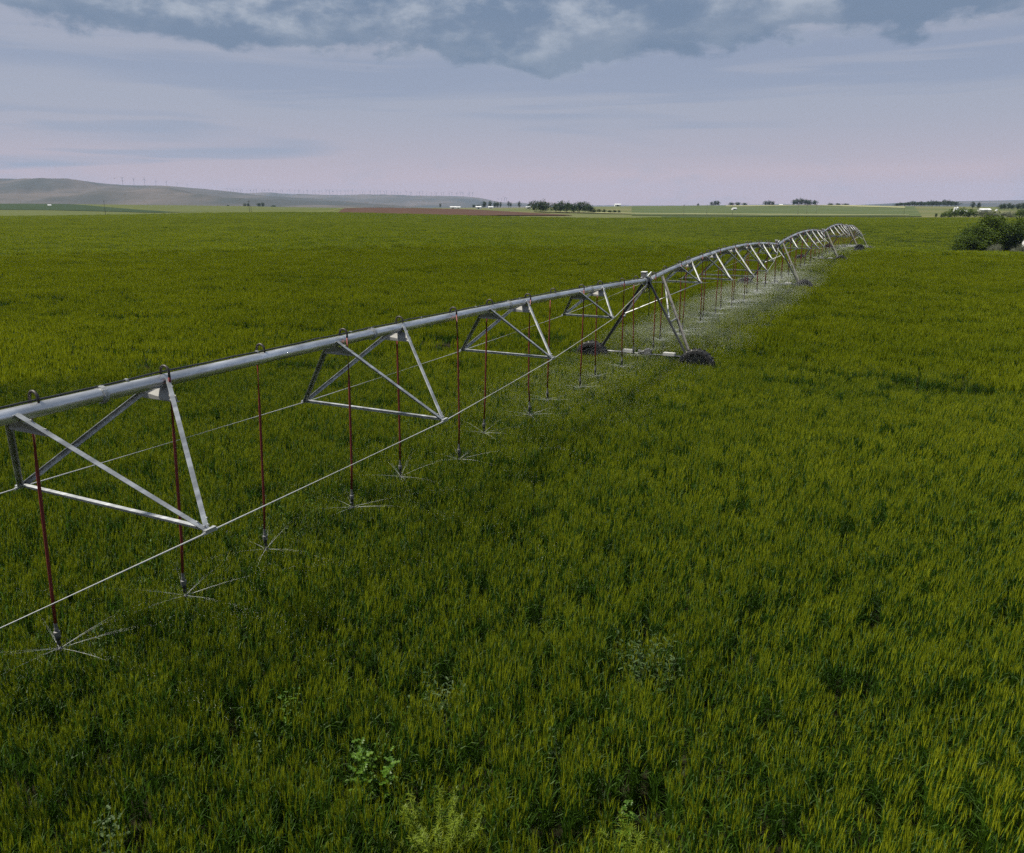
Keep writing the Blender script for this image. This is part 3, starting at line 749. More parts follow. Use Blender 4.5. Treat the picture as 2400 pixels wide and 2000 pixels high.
tl = ['nearest wheeled tower of the irrigation machine standing in the wheat', 'second wheeled tower along the irrigation machine', 'third wheeled tower along the irrigation machine, smaller',
      'fourth wheeled tower, last one with its tyres showing above the wheat', 'farthest tower, sunk in the dip at the end of the machine']
t0 = make_tower(tl[0])
for i, s in enumerate(TOWERS):
    o = t0 if i == 0 else copy_tree(t0)
    x, y = on_line(s); o.location = (x, y, zt[i] - PIPE_H); o.rotation_euler = (0, 0, RZ); o['label'] = tl[i]

# ---- sprinkler drops
M['water'] = None
def water_material():
    m, T = material('water_drops')
    d = T.n('ShaderNodeBsdfDiffuse'); d.inputs[0].default_value = (0.88, 0.90, 0.91, 1)
    t = T.n('ShaderNodeBsdfTranslucent'); t.inputs[0].default_value = (0.88, 0.90, 0.91, 1)
    m1 = T.n('ShaderNodeMixShader', i_0=0.5); T.link(d.outputs[0], m1.inputs[1]); T.link(t.outputs[0], m1.inputs[2])
    finish(T, m1.outputs[0]); return m
M['water'] = water_material()

def water_mesh(seed, fine, jets=6):
    """thin streams leaving the spray plate, breaking into drops, and fine spray drifting right"""
    rr = random.Random(seed); gen = np.random.default_rng(seed)
    m = MB()
    ph = rr.uniform(0, 6.283)
    for j in range(jets):
        a = ph + 2 * math.pi * j / jets + rr.uniform(-0.5, 0.5); el = R(rr.uniform(6, 17)); v = rr.uniform(6.5, 8.5)
        ca, sa = math.cos(a), math.sin(a)
        def at(t, a_off=0.0): return Vector((v * t * math.cos(el) * math.cos(a + a_off) + 0.03 * ca, v * t * math.cos(el) * math.sin(a + a_off) + 0.03 * sa, v * t * math.sin(el) - 4.4 * t * t))
        for q in range(3):                                           # strands of one stream
            ao = rr.uniform(-0.10, 0.10); tt = np.linspace(0, rr.uniform(0.03, 0.13), 7)
            m.tube([at(t, ao) for t in tt], list(np.linspace(0.0009, 0.0001, 7)), 3, False)
        for k in range(110):
            t = 0.05 + 0.50 * rr.random(); p = at(t, rr.gauss(0, 0.015 + 0.08 * t)) + Vector((rr.gauss(0, 0.05 * t), rr.gauss(0, 0.05 * t), rr.gauss(0, 0.08 * t)))
            d = (at(t + 0.01) - at(t)).normalized(); L = rr.uniform(0.004, 0.016); w = rr.uniform(0.0005, 0.0011); a2, b2 = MB.frame(d)
            m.add([p - d * L, p + a2 * w, p - a2 * 0.5 * w + b2 * w, p - a2 * 0.5 * w - b2 * w, p + d * L * 0.4], [(0, 1, 2), (0, 2, 3), (0, 3, 1), (4, 2, 1), (4, 3, 2), (4, 1, 3)])
    for k in range(1600):                                             # soft veil round the streams
        a = ph + 2 * math.pi * rr.randrange(jets) / jets + rr.gauss(0, 0.28); d_ = 1.6 * rr.random() ** 1.3; w = rr.uniform(0.0005, 0.0010)
        p = Vector((d_ * math.cos(a), d_ * math.sin(a), 0.17 * d_ - 0.06 * d_ * d_ + rr.gauss(0, 0.05 * d_ + 0.01)))
        m.add([p + Vector((w, w, w)), p + Vector((w, -w, -w)), p + Vector((-w, w, -w)), p + Vector((-w, -w, w))], [(0, 1, 2), (0, 3, 1), (0, 2, 3), (1, 3, 2)])
    n = fine
    rad_ = 3.2 * gen.random(n) ** 0.75; an = gen.random(n) * 6.283
    c = np.stack([rad_ * np.cos(an), rad_ * np.sin(an), 0.16 * np.sin(rad_ * 1.1) - 0.10 * (rad_ / 3.2) ** 2 + gen.normal(0, 0.03 + 0.035 * rad_, n)], -1)
    size = gen.uniform(0.0012, 0.0026, n) * (0.55 if fine < 2500 else 0.80 if fine < 12000 else 0.82)
    tet = np.array([(1, 1, 1), (1, -1, -1), (-1, 1, -1), (-1, -1, 1)], float) / 1.2
    vs = (c[:, None, :] + tet[None] * size[:, None, None]).reshape(-1, 3)
    b = len(m.v); m.v += [tuple(p) for p in vs]
    for k in range(n):
        q = b + 4 * k; m.f += [(q, q + 1, q + 2), (q, q + 3, q + 1), (q, q + 2, q + 3), (q + 1, q + 3, q + 2)]
    m.m += [0] * (4 * n)
    return m.mesh('water_spray', M['water'])
WATER_NEAR = [water_mesh(300 + k, 900) for k in range(4)]
WATER_MID = [water_mesh(320 + k, 6000) for k in range(3)]
WATER_FAR = [water_mesh(340 + k, 30000) for k in range(3)]

def nozzle_meshes():
    w = MB(); w.lathe([(0.0, 0.34), (0.020, 0.34), (0.020, 0.27), (0.024, 0.27), (0.024, 0.235), (0.0, 0.235)], 'z', 12)
    w.lathe([(0.018, 0.232), (0.038, 0.225), (0.040, 0.195), (0.036, 0.165), (0.020, 0.155), (0.0, 0.155)], 'z', 14)
    wm = w.mesh('hose_weight', M['weight']); smooth_by_angle(wm, 40)
    n = MB(); n.lathe([(0.018, 0.156), (0.030, 0.145), (0.030, 0.115), (0.018, 0.10), (0.024, 0.085), (0.024, 0.055), (0.010, 0.045), (0.010, 0.035)], 'z', 12)
    for k in range(3):
        t = k * 2.094; n.bar((0.022 * math.cos(t), 0.022 * math.sin(t), 0.075), (0.030 * math.cos(t), 0.030 * math.sin(t), -0.012), 0.008, 0.006)
    n.lathe([(0.0, 0.006), (0.012, 0.0), (0.036, -0.006), (0.038, -0.014), (0.0, -0.022)], 'z', 14)
    nm = n.mesh('nozzle', M['black']); smooth_by_angle(nm, 40); return wm, nm
WEIGHT, NOZZLE = nozzle_meshes()

def pipe_z(s):
    for s0, pr_, za, zb, L in SPANS:
        if s0 <= s <= s0 + L: return za + (zb - za) * (s - s0) / L + pr_((s - s0) * (45.0 if L > 40 else 31.5) / L)
DROP = 1.8420
side_dir = Vector((NX, NY, 0))
span_word = {0: 'nearest span', 1: 'second span', 2: 'third span', 3: 'fourth span', 4: 'farthest span'}
def make_drop(n, s, seq, span_i):
    rr = random.Random(n * 13 + 5)
    right = (n % 2 == 0); sd = side_dir if right else -side_dir
    if n == 1: s += 0.16
    x, y = on_line(s); zp = pipe_z(s)
    root = empty('sprinkler_drop', (x, y, zp))
    where = 'nearer' if right else 'farther'
    tag(root, 'dark red sprinkler hose on the %s, %s from its left' % (span_word[span_i], ordinal(seq)), 'sprinkler', 'sprinkler hoses hanging from the irrigation pipe')
    # gooseneck over the top of the pipe
    wdt = 0.15; pts = [sd * -0.02 + Vector((0, 0, PIPE_R - 0.01)), sd * -0.02 + Vector((0, 0, PIPE_R + 0.03))]
    for t in np.linspace(0, math.pi, 9): pts.append(sd * (-0.02 + wdt / 2 * (1 - math.cos(t))) + Vector((0, 0, PIPE_R + 0.038 + 0.078 * math.sin(t))))
    pts.append(sd * (wdt - 0.02) + Vector((0, 0, PIPE_R - 0.03)))
    m = MB(); m.tube(pts, 0.0175, 8); m.build('gooseneck', M['neck'], root, True)
    gz = float(height(x, y)); hz = gz + (1.06 if s < -14 else 1.13) + rr.gauss(0.02, 0.05) - zp           # spray plate height, local
    bot = sd * (wdt - 0.02 + rr.gauss(0, 0.035)) + Vector((rr.gauss(0.02, 0.03) - (0.14 if s < -16 else 0.05 if s < -8 else 0.0), rr.gauss(0, 0.03), hz))
    top = pts[-1]; mid = top.lerp(bot, 0.5) + Vector((rr.gauss(0, 0.012), rr.gauss(0, 0.012), 0))
    cur = [top, top.lerp(mid, 0.5) + (mid - top.lerp(bot, 0.5)) * 0.5, mid, mid.lerp(bot, 0.5) + (mid - top.lerp(bot, 0.5)) * 0.5, bot + Vector((0, 0, 0.33))]
    m = MB(); m.tube(cur, 0.019, 8); m.build('hose', M['hose'], root, True)
    w = link('hose_weight', WEIGHT, root); w.location = bot
    q = link('nozzle', NOZZLE, root); q.location = bot
    pool = WATER_NEAR if s < -12 else (WATER_MID if s < 2 or s > 40 else WATER_FAR)
    wt = link('water_spray', pool[n % len(pool)], root); wt.location = bot; wt.rotation_euler = (0, 0, rr.uniform(0, 6.283))
    tag(wt, kind='stuff')
counts = {}
for n in range(1, 82):
    s = (n - 13.64) * DROP
    span_i = 0 if s < 0 else sum(s > t for t in TOWERS)
    if s > TOWERS[-1] - 0.4: continue
    if min(abs(s - t) for t in TOWERS) < 0.42: s += 0.45 if n % 2 else -0.45
    k = counts.get(span_i, 0); counts[span_i] = k + 1
    make_drop(n, s, k, span_i)
print('sprinklers', counts)

# ------------------------------------------------------------------ trees
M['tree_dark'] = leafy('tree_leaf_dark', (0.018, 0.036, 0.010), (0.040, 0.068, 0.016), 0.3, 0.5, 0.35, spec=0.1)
M['tree_mid'] = leafy('tree_leaf_mid', (0.018, 0.040, 0.007), (0.105, 0.150, 0.016), 0.30, 0.5, 0.5, spec=0.1)  # dark and light ends paint in the shaded core and lit clumps
M['tree_grey'] = leafy('tree_leaf_grey', (0.10, 0.115, 0.075), (0.20, 0.21, 0.15), 0.3, 0.55, 0.6, spec=0.1)
M['bark'] = simple('bark', (0.055, 0.042, 0.032), 0.9, 0, 0.3, 6)
def crown_mesh(seed, n_clump, per, leaf, mat, spread=(1, 1, 1), low=0.0):
    """unit crown (about 1 wide, 1 high): leaves gathered in uneven clumps with gaps between"""
    g2 = np.random.default_rng(seed); vs = []; cl = []
    while len(cl) < n_clump:
        p = g2.normal(0, 1, 3); p /= np.linalg.norm(p); rr = g2.random() ** 0.45
        q = np.array([p[0] * 0.42 * rr, p[1] * 0.42 * rr, 0.56 + p[2] * 0.40 * rr])
        lump = 0.75 + 0.5 * math.sin(3 * p[0] + seed) * math.cos(4 * p[1] + 2 * seed)
        q[:2] *= lump; q[2] = low + (1 - low) * (0.56 + (q[2] - 0.56) * (0.8 + 0.3 * lump)); cl.append((q, g2.uniform(0.06, 0.13)))
    P = np.concatenate([c + g2.normal(0, r, (per, 3)) * 0.75 for c, r in cl]); n = len(P)
    a = g2.normal(0, 1, (n, 3)); a /= np.linalg.norm(a, axis=1)[:, None]; b = np.cross(a, g2.normal(0, 1, (n, 3))); b /= np.linalg.norm(b, axis=1)[:, None]
    sz = leaf * g2.uniform(0.6, 1.3, n)[:, None]
    V = np.stack([P - a * sz, P + b * sz * 0.55, P + a * sz, P - b * sz * 0.55], 1).reshape(-1, 3)
    me = bpy.data.meshes.new('crown'); me.from_pydata([tuple(v) for v in V], [], [(4 * i, 4 * i + 1, 4 * i + 2, 4 * i + 3) for i in range(n)]); me.materials.append(mat); return me
def trunk_mesh(seed):
    rr = random.Random(seed); m = MB()
    m.tube([(0, 0, -0.03), (0.01, 0.0, 0.15), (rr.uniform(-.03, .03), rr.uniform(-.03, .03), 0.40), (rr.uniform(-.05, .05), rr.uniform(-.05, .05), 0.75)], [0.040, 0.030, 0.022, 0.006], 7)
    for k in range(5):
        a = rr.uniform(0, 6.283); z0 = rr.uniform(0.15, 0.42); m.tube([(0, 0, z0), (0.12 * math.cos(a), 0.12 * math.sin(a), z0 + 0.15), (0.27 * math.cos(a), 0.27 * math.sin(a), z0 + 0.30)], [0.018, 0.012, 0.004], 5)
    return m.mesh('trunk', M['bark'])
CROWN = {'dark': [crown_mesh(60 + k, 46, 22, 0.040, M['tree_dark'], low=0.02) for k in range(4)],
         'mid': [crown_mesh(70 + k, 46, 22, 0.040, M['tree_mid'], low=0.02) for k in range(3)],
         'grey': [crown_mesh(80 + k, 40, 26, 0.034, M['tree_grey'], low=0.0) for k in range(3)],
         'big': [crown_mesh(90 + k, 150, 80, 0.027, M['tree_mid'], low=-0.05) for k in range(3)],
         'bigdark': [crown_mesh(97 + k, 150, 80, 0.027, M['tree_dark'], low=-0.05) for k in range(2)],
         'biggrey': [crown_mesh(103 + k, 110, 60, 0.020, M['tree_grey'], low=0.0) for k in range(2)]}
TRUNK = [trunk_mesh(k) for k in range(4)]
tree_n = 0
def tree(px, Y, w, h, kind, label, name='tree', cat='tree', group=None, sink=0.0):
    global tree_n
    x = column(px, Y); z = float(height(x, Y)) - sink
    root = empty(name, (x, Y, z), random.uniform(0, 6.283)); tag(root, label, cat, group)
    c = link('crown', CROWN[kind][tree_n % len(CROWN[kind])], root); c.scale = (w * 1.12, w * random.uniform(0.95, 1.25), h)
    t = link('trunk', TRUNK[tree_n % 4], root); t.scale = (h * 0.8, h * 0.8, h * 0.85)
    tree_n += 1; return root
random.seed(11)
def tree_row(spots, kind, phrase, group, cat='tree', name='tree', sink=0.0):
    for i, (px, Y, w, h) in enumerate(sorted(spots)):
        tree(px, Y, w, h, kind, '%s, %s from the left %s' % (phrase[0], ordinal(i), phrase[1]), name, cat, group, sink)
# windbreak clump behind the ploughed field
tree_row([(1252, 640, 13, 8.2), (1266, 630, 13, 8.8), (1279, 646, 11, 8.2), (1301, 640, 11, 7.4), (1314, 630, 12, 8.4), (1328, 645, 13, 8.2), (1343, 640, 11, 7.2), (1358, 632, 14, 8.7), (1371, 645, 12, 8.0), (1384, 640, 10, 6)],
         'dark', ('dark leafy tree', 'in the windbreak clump beyond the ploughed field'), 'windbreak trees beyond the ploughed field')
tree_row([(1393, 650, 6, 2.6), (1404, 652, 5, 3.2), (1416, 650, 5, 3.0), (1428, 655, 6, 2.4), (1440, 652, 5, 2.6), (1451, 650, 3, 2.6)], 'dark', ('low dark bush', 'in the hedge right of the windbreak'), 'low hedge beside the windbreak', 'bush', 'bush')
tree_row([(1032, 1350, 4, 7), (1111, 1450, 10, 6), (1122, 1450, 8, 6), (1134, 1250, 11, 10), (1149, 1250, 8, 10), (1160, 1300, 10, 9), (1166, 1330, 9, 9), (1173, 1300, 5, 9), (1192, 1300, 5, 10), (1197, 1320, 4, 9), (1217, 1280, 7, 10)],
         'dark', ('small far tree', 'on the plain behind the ploughed field'), 'far trees on the plain')
tree_row([(575, 1500, 7, 7), (583, 1500, 8, 8), (608, 1480, 10, 8), (616, 1480, 9, 9), (642, 1520, 12, 5), (535, 1500, 6, 4)], 'dark', ('far dark tree', 'at the foot of the left hills'), 'far trees by the left hills')
# crest of the far slope
tree_row([(1635, 1550, 7, 6), (1667, 1500, 10, 8), (1676, 1500, 11, 10), (1682, 1500, 9, 9), (1712, 1500, 14, 7), (1728, 1500, 16, 7), (1745, 1500, 16, 6), (1793, 1450, 10, 8), (1802, 1450, 12, 9), (1810, 1450, 10, 8), (1858, 1400, 10, 10), (1866, 1400, 14, 11), (1876, 1400, 16, 12.5), (1887, 1400, 15, 11), (1897, 1400, 15, 10), (1908, 1400, 14, 9), (1945, 1400, 14, 5), (1962, 1400, 14, 5), (1980, 1400, 14, 5)],
         'dark', ('dark round tree on the far green slope', 'along its crest'), 'trees on the crest of the far slope')
tree_row([(2100 + i * 9.2, 1180 + (i % 3) * 25, 11 + (i % 2) * 3, (4, 5, 5, 6, 7, 6, 7, 6, 7, 8, 8, 7, 9, 9, 8, 7)[i]) for i in range(16)], 'dark', ('far windbreak tree', 'in the row above the white farm sheds'), 'windbreak above the farm sheds')
tree_row([(2278, 950, 6, 8), (2291, 940, 6, 8), (2345, 900, 9, 6), (2352, 880, 8, 7), (2362, 890, 9, 7), (2372, 900, 8, 6), (2384, 880, 9, 7), (2394, 860, 9, 8), (2404, 900, 9, 8)], 'dark', ('green tree', 'among the roofs right of the farm sheds'), 'trees round the farm sheds')
# bushes across the draw
tree_row([(2214, 455, 5, 3.2), (2224, 450, 5.5, 3.8), (2236, 440, 8, 5.6), (2250, 440, 8, 5.6), (2268, 445, 8, 5.0), (2283, 445, 8, 4.8), (2388, 430, 8, 4.6), (2403, 430, 8, 5.0)], 'mid', ('rounded green bush', 'in the farm hedge'), 'hedge below the farm', 'bush', 'bush')
tree_row([(2302, 430, 8, 4.8), (2318, 430, 8, 4.6), (2333, 425, 6, 3.8), (2350, 420, 6, 3.6), (2366, 420, 7, 4.2)], 'grey', ('grey green willow bush', 'in the farm hedge'), 'hedge below the farm', 'bush', 'bush')
tree_row([(2193, 470, 2.4, 2.6), (2207, 465, 2.8, 2.4)], 'dark', ('small dark bush', 'ending the farm hedge'), 'hedge below the farm', 'bush', 'bush')
# the near thicket on the right edge
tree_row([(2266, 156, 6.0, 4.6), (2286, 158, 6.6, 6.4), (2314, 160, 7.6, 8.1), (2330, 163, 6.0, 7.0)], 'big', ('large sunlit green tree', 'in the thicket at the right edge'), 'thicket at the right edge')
tree_row([(2352, 164, 6.0, 5.6), (2368, 160, 5.6, 6.2)], 'bigdark', ('shaded dark green tree', 'in the right part of the edge thicket'), 'thicket at the right edge')  # shade put into the colour: darker leaf material than the sunlit trees
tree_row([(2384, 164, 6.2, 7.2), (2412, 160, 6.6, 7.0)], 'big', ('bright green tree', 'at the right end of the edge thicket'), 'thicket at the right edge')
tree_row([(2331, 147, 2.6, 3.0), (2340, 146, 1.8, 2.8), (2378, 146, 2.0, 2.4), (2398, 143, 2.6, 3.0)], 'biggrey', ('pale grey green shrub', 'in front of the edge thicket'), 'pale shrubs before the thicket', 'shrub', 'shrub')

# ------------------------------------------------------------------ farm buildings, poles, turbines
def shed(px, Y, L, W, H, rz, label, name='farm_shed', cat='shed', roofh=None):
    x = column(px, Y); z = float(height(x, Y)); roofh = roofh or W * 0.22
    root = empty(name, (x, Y, z), rz); tag(root, label, cat, 'white farm sheds')
    m = MB(); a, b = L / 2, W / 2
    m.add([(-a, -b, -1), (a, -b, -1), (a, b, -1), (-a, b, -1), (-a, -b, H), (a, -b, H), (a, b, H), (-a, b, H), (-a, 0, H + roofh), (a, 0, H + roofh)],
          [(0, 1, 5, 4), (1, 2, 6, 9, 5), (2, 3, 7, 6), (3, 0, 4, 8, 7)]); m.build('wall', M['white'], root)
    for sd in (-1, 1):
        m = MB(); o = min(0.4, W * 0.07); t = min(0.12, W * 0.03)
        p = [(-a - o, sd * (b + o), H - roofh * o / b), (a + o, sd * (b + o), H - roofh * o / b), (a + o, sd * 0.002, H + roofh + 0.06), (-a - o, sd * 0.002, H + roofh + 0.06)]
        m.add(p + [(q[0], q[1], q[2] + t) for q in p], [(0, 1, 2, 3), (7, 6, 5, 4), (0, 4, 5, 1), (1, 5, 6, 2), (2, 6, 7, 3), (3, 7, 4, 0)]); m.build('roof', M['roof'], root)
    for k in range(max(1, int(L // 9))):
        m = MB(); m.box((-a + (k + 0.5) * L / max(1, int(L // 9)), -b - 0.03, H * 0.4), (min(3.0, L * 0.3), 0.10, H * 0.8)); m.build('door', M['dark_glass'], root)
    return root
def silo(px, Y, r, H, label):
    x = column(px, Y); z = float(height(x, Y)); root = empty('grain_silo', (x, Y, z)); tag(root, label, 'silo', 'grain silos')
    m = MB(); prof = []
    for k in range(13): prof += [(r, -0.5 + (H + 0.5) * k / 12), (r + 0.06, -0.5 + (H + 0.5) * (k + 0.5) / 12)] if k < 12 else [(r, H)]
    m.lathe(prof, 'z', 20); m.build('wall', M['roof'], root)
    m = MB(); m.lathe([(r + 0.15, H - 0.05), (0.3, H + r * 0.55), (0.3, H + r * 0.55 + 0.3), (0, H + r * 0.55 + 0.3)], 'z', 20); m.build('roof', M['roof'], root)
    m = MB()
    for k in range(14): m.bar((r + 0.12, -0.25, 0.5 + k * H / 14), (r + 0.12, 0.25, 0.5 + k * H / 14), 0.06, 0.06)
    for sd in (-0.25, 0.25): m.bar((r + 0.12, sd, 0), (r + 0.12, sd, H), 0.06, 0.06)
    m.build('ladder', M['steel'], root)
shed(2239, 640, 6.0, 3.6, 1.5, 0.05, 'low white shed in front of the grain silos')
shed(2256, 660, 6, 4, 1.8, -0.55, 'white shed with slanting roof right of the grain silos')
shed(2306, 760, 9.6, 5, 2.0, 0.04, 'long white shed right of the farm')
shed(2334, 800, 1.6, 1.6, 1.4, 0.3, 'tiny white hut beyond the long shed')
silo(2236, 680, 0.9, 4.2, 'left of the two pale grain silos behind the low shed'); silo(2242, 690, 0.9, 4.6, 'right of the two pale grain silos behind the low shed')
shed(1062, 1150, 8, 4, 2, 0.1, 'left of two joined white sheds beyond the ploughed field'); shed(1074, 1160, 6, 4, 1.8, 0.1, 'right of two joined white sheds beyond the ploughed field')
shed(1122, 1080, 7, 4, 2.4, -0.1, 'white shed among the dark trees behind the ploughed field'); shed(1150, 1180, 7, 4, 1.8, 0.1, 'white shed just right of the dark trees on the plain')
shed(1238, 1100, 6, 4, 2, 0.05, 'white shed just left of the windbreak clump'); shed(1447, 1400, 10, 5, 3, 0.1, 'white farmhouse on the plain right of the windbreak')
shed(1720, 900, 5, 3, 1.8, 0.3, 'pale shed alone on the far green slope'); shed(1829, 1450, 6, 4, 2, 0.0, 'white house on the crest of the far slope')
shed(507, 2300, 12, 7, 4, 0.1, 'large white barn at the foot of the left hills'); shed(522, 2320, 9, 6, 3, 0.0, 'smaller white barn right of the large barn below the hills')
shed(487, 2350, 22, 5, 1.6, -0.1, 'long low white barn left of the large barn below the hills')
shed(118, 1080, 4, 2.4, 0.9, 0.6, 'low white shed on the dark green strip at far left', roofh=1.0)
M['trailer'] = M['white']
shed(2403, 147, 0.7, 0.7, 3.4, 0.3, 'pale little hut half hidden in the edge thicket', roofh=0.4)

def pole(px, Y, H, label, arm=True):
    x = column(px, Y); z = float(height(x, Y)); root = empty('utility_pole', (x, Y, z)); tag(root, label, 'pole', 'wooden utility poles')
    m = MB(); m.tube([(0, 0, -0.5), (0, 0, H)], [0.16, 0.11], 8); m.build('post', M['pole'], root)
    if arm:
        m = MB(); m.box((0, 0.12, H - 0.5), (1.7, 0.10, 0.13)); m.build('cross_arm', M['pole'], root)
        for q in (-0.75, 0, 0.75):
            m = MB(); m.lathe([(0, 0.2), (0.05, 0.18), (0.06, 0.05), (0.03, 0.0)], 'z', 8, (q, 0.12, H - 0.43)); m.build('insulator', M['weight'], root)
pole(248, 545, 9.4, 'tall dark utility pole at the far edge of the wheat on the left', False)
pole(586, 525, 8.0, 'utility pole with cross arm at the far edge of the wheat'); pole(590, 540, 5.0, 'short post just right of the pole with cross arm', False)
for i, px in enumerate([1602, 1656, 1716, 1869, 1890, 1912, 2118]):
    pole(px, 560 + i * 12, 7.5, 'thin far pole below the green slope, %s from the left' % ordinal(i), i % 2 == 0)

def turbine_meshes():
    t = MB(); t.tube([(0, 0, -10), (0, 0, 40), (0, 0, 80)], [2.6, 2.1, 1.6], 10)
    n = MB(); n.box((0, 1.5, 81.5), (3.6, 9.0, 3.8)); n.tube([(0, -5.0, 81.5), (0, -3.0, 81.5)], [0.5, 1.9], 10)
    b = MB(); b.add([(-1.3, -0.4, 0), (1.3, -0.4, 0), (1.3, 0.4, 0), (-1.3, 0.4, 0), (-1.9, -0.3, 8), (1.6, -0.3, 8), (1.6, 0.3, 8), (-1.9, 0.3, 8), (-0.4, -0.1, 38), (0.3, -0.1, 38), (0.3, 0.1, 38), (-0.4, 0.1, 38)],
          [(0, 1, 5, 4), (1, 2, 6, 5), (2, 3, 7, 6), (3, 0, 4, 7), (4, 5, 9, 8), (5, 6, 10, 9), (6, 7, 11, 10), (7, 4, 8, 11), (8, 9, 10, 11), (3, 2, 1, 0)])
    return t.mesh('tower', M['turbine']), n.mesh('nacelle', M['turbine']), b.mesh('blade', M['turbine'])
TT, TN, TB = turbine_meshes()
bpy.context.view_layer.update()
def surface_z(objs, x, y):
    best = -1e9
    for o in objs:
        ok, loc, nrm, idx = o.ray_cast(Vector((x, y, 5000)), Vector((0, 0, -1)))
        if ok: best = max(best, loc.z)
    return best if best > -1e8 else float(height(x, y))
def turbine(px, Y, label, group, sc=1.0, wide=0.95):
    x = column(px, Y); z = surface_z([hills1, hills2, hills3], x, Y)
    root = empty('wind_turbine', (x, Y, z), random.uniform(-0.5, 0.5)); root.scale = (sc * wide, sc * wide, sc); tag(root, label, 'wind turbine', group)
    link('tower', TT, root); link('nacelle', TN, root); a0 = random.uniform(0, 2.1)
    for k in range(3):
        b = link('blade', TB, root); b.location = (0, -4.0, 81.5); b.rotation_euler = (0, a0 + k * 2.0944, 0)
random.seed(3)
for i, (px, k) in enumerate([(295, 0.62), (321, 0.60), (346, 0.58), (372, 0.46), (397, 0.40), (421, 0.34), (445, 0.30)]):
    turbine(px, 5550, 'wind turbine on the left hill crest, %s from the left of seven' % ordinal(i), 'seven turbines on the left hill', k * 0.9, 0.8)
far_px = sorted([520 + i * 7.6 + random.uniform(-2.5, 2.5) for i in range(9)] + [590 + i * 8.4 + random.uniform(-3, 3) for i in range(63)] + [1168, 1176, 1183, 1187])
for i, px in enumerate(far_px):
    turbine(px, 8900 + random.uniform(-60, 120), 'tiny far wind turbine, %s from the left along the blue ridge' % ordinal(i), 'row of far turbines on the blue ridge', random.uniform(0.40, 0.62))

# ------------------------------------------------------------------ weeds standing in the wheat
M['weed_yellow'] = leafy('weed_yellow_green', (0.105, 0.165, 0.010), (0.225, 0.290, 0.018), 0.45, 0.5)
M['weed_bright'] = leafy('weed_bright_green', (0.045, 0.110, 0.008), (0.105, 0.200, 0.012), 0.45, 0.45)
M['weed_grey'] = leafy('weed_grey_green', (0.034, 0.068, 0.020), (0.090, 0.135, 0.050), 0.3, 0.5, spec=0.2)
M['petal'] = leafy('pale_petals', (0.22, 0.25, 0.06), (0.36, 0.37, 0.15), 0.3, 0.5)
def feather_weed(width, height_, seed, n=260):
    rr = random.Random(seed); m = MB(); st = MB()
    for k in range(26):
        a = rr.uniform(0, 6.283); el = rr.uniform(0.35, 1.5); L = height_ * rr.uniform(0.65, 1.05); sp = width * 0.5 * math.cos(el)
        p0 = Vector((0, 0, 0.05)); p2 = Vector((sp * math.cos(a), sp * math.sin(a), L * (0.6 + 0.4 * math.sin(el)))); p1 = p0.lerp(p2, 0.5) + Vector((0, 0, 0.10 * L))
        st.tube([p0, p1, p2], [0.006, 0.004, 0.0015], 4, False)
        for q in range(n // 10):
            t = rr.uniform(0.30, 1.0); b = (p0.lerp(p1, t * 2) if t < 0.5 else p1.lerp(p2, t * 2 - 1))
            blade(m, b, rr.uniform(0, 6.283), rr.uniform(0.03, 0.085), rr.uniform(0.0035, 0.0055), rr.uniform(-0.8, 1.6), rr.uniform(-0.1, 1.3), 2)
    return m, st
def leaf_weed(width, height_, seed, stems=6, leaf=0.10, lw=0.026, flowers=0):
    rr = random.Random(seed); m = MB(); st = MB(); fl = MB()
    for k in range(stems):
        a = rr.uniform(0, 6.283); lean = width * 0.5 * rr.random() ** 0.5; H = height_ * rr.uniform(0.75, 1.08)
        p0 = Vector((0.3 * lean * math.cos(a), 0.3 * lean * math.sin(a), 0)); p2 = Vector((lean * math.cos(a), lean * math.sin(a), H))
        st.tube([p0, p0.lerp(p2, 0.5) + Vector((0, 0, 0.04)), p2], [0.006, 0.005, 0.002], 5, False)
        for q in range(12):
            t = 0.35 + 0.65 * q / 11; b = p0.lerp(p2, t); az_ = a + q * 2.4 + rr.uniform(-0.4, 0.4); L = leaf * rr.uniform(0.7, 1.3) * (1.15 - 0.55 * t)
            # notched leaf: three lobes along a bent midrib
            d = Vector((math.cos(az_), math.sin(az_), rr.uniform(0.1, 0.7))).normalized(); s2 = Vector((-math.sin(az_), math.cos(az_), 0)); vs = [b]; dr = Vector((0, 0, -0.25 * L))
            ks = [(0.16, 0.85), (0.30, 0.22), (0.46, 1.0), (0.60, 0.25), (0.78, 0.75)]
            left = [b + d * L * u + dr * u * u + s2 * lw * w_ * L / 0.10 for u, w_ in ks]; right = [b + d * L * u + dr * u * u - s2 * lw * w_ * L / 0.10 for u, w_ in ks]; tip = b + d * L + dr
            mid_ = [b + d * L * u + dr * u * u - Vector((0, 0, 0.004)) for u, _ in ks]
            vs = [b] + left + mid_ + right + [tip]; f = [(0, 1, 6), (0, 6, 11)]
            for i in range(4): f += [(1 + i, 2 + i, 7 + i, 6 + i), (6 + i, 7 + i, 12 + i, 11 + i)]
            f += [(5, 16, 10), (10, 16, 15)]; m.add(vs, f)
        if rr.random() < flowers:
            for q in range(3):
                c = p2 + Vector((rr.gauss(0, 0.03), rr.gauss(0, 0.03), rr.uniform(-0.02, 0.05)))
                for z_ in range(5):
                    t = z_ * 1.2566; o = Vector((math.cos(t), math.sin(t), 0.2)) * 0.014; s2 = Vector((-math.sin(t), math.cos(t), 0)) * 0.006; fl.add([c, c + o * 0.6 + s2, c + o, c + o * 0.6 - s2], [(0, 1, 2, 3)])
    return m, st, fl
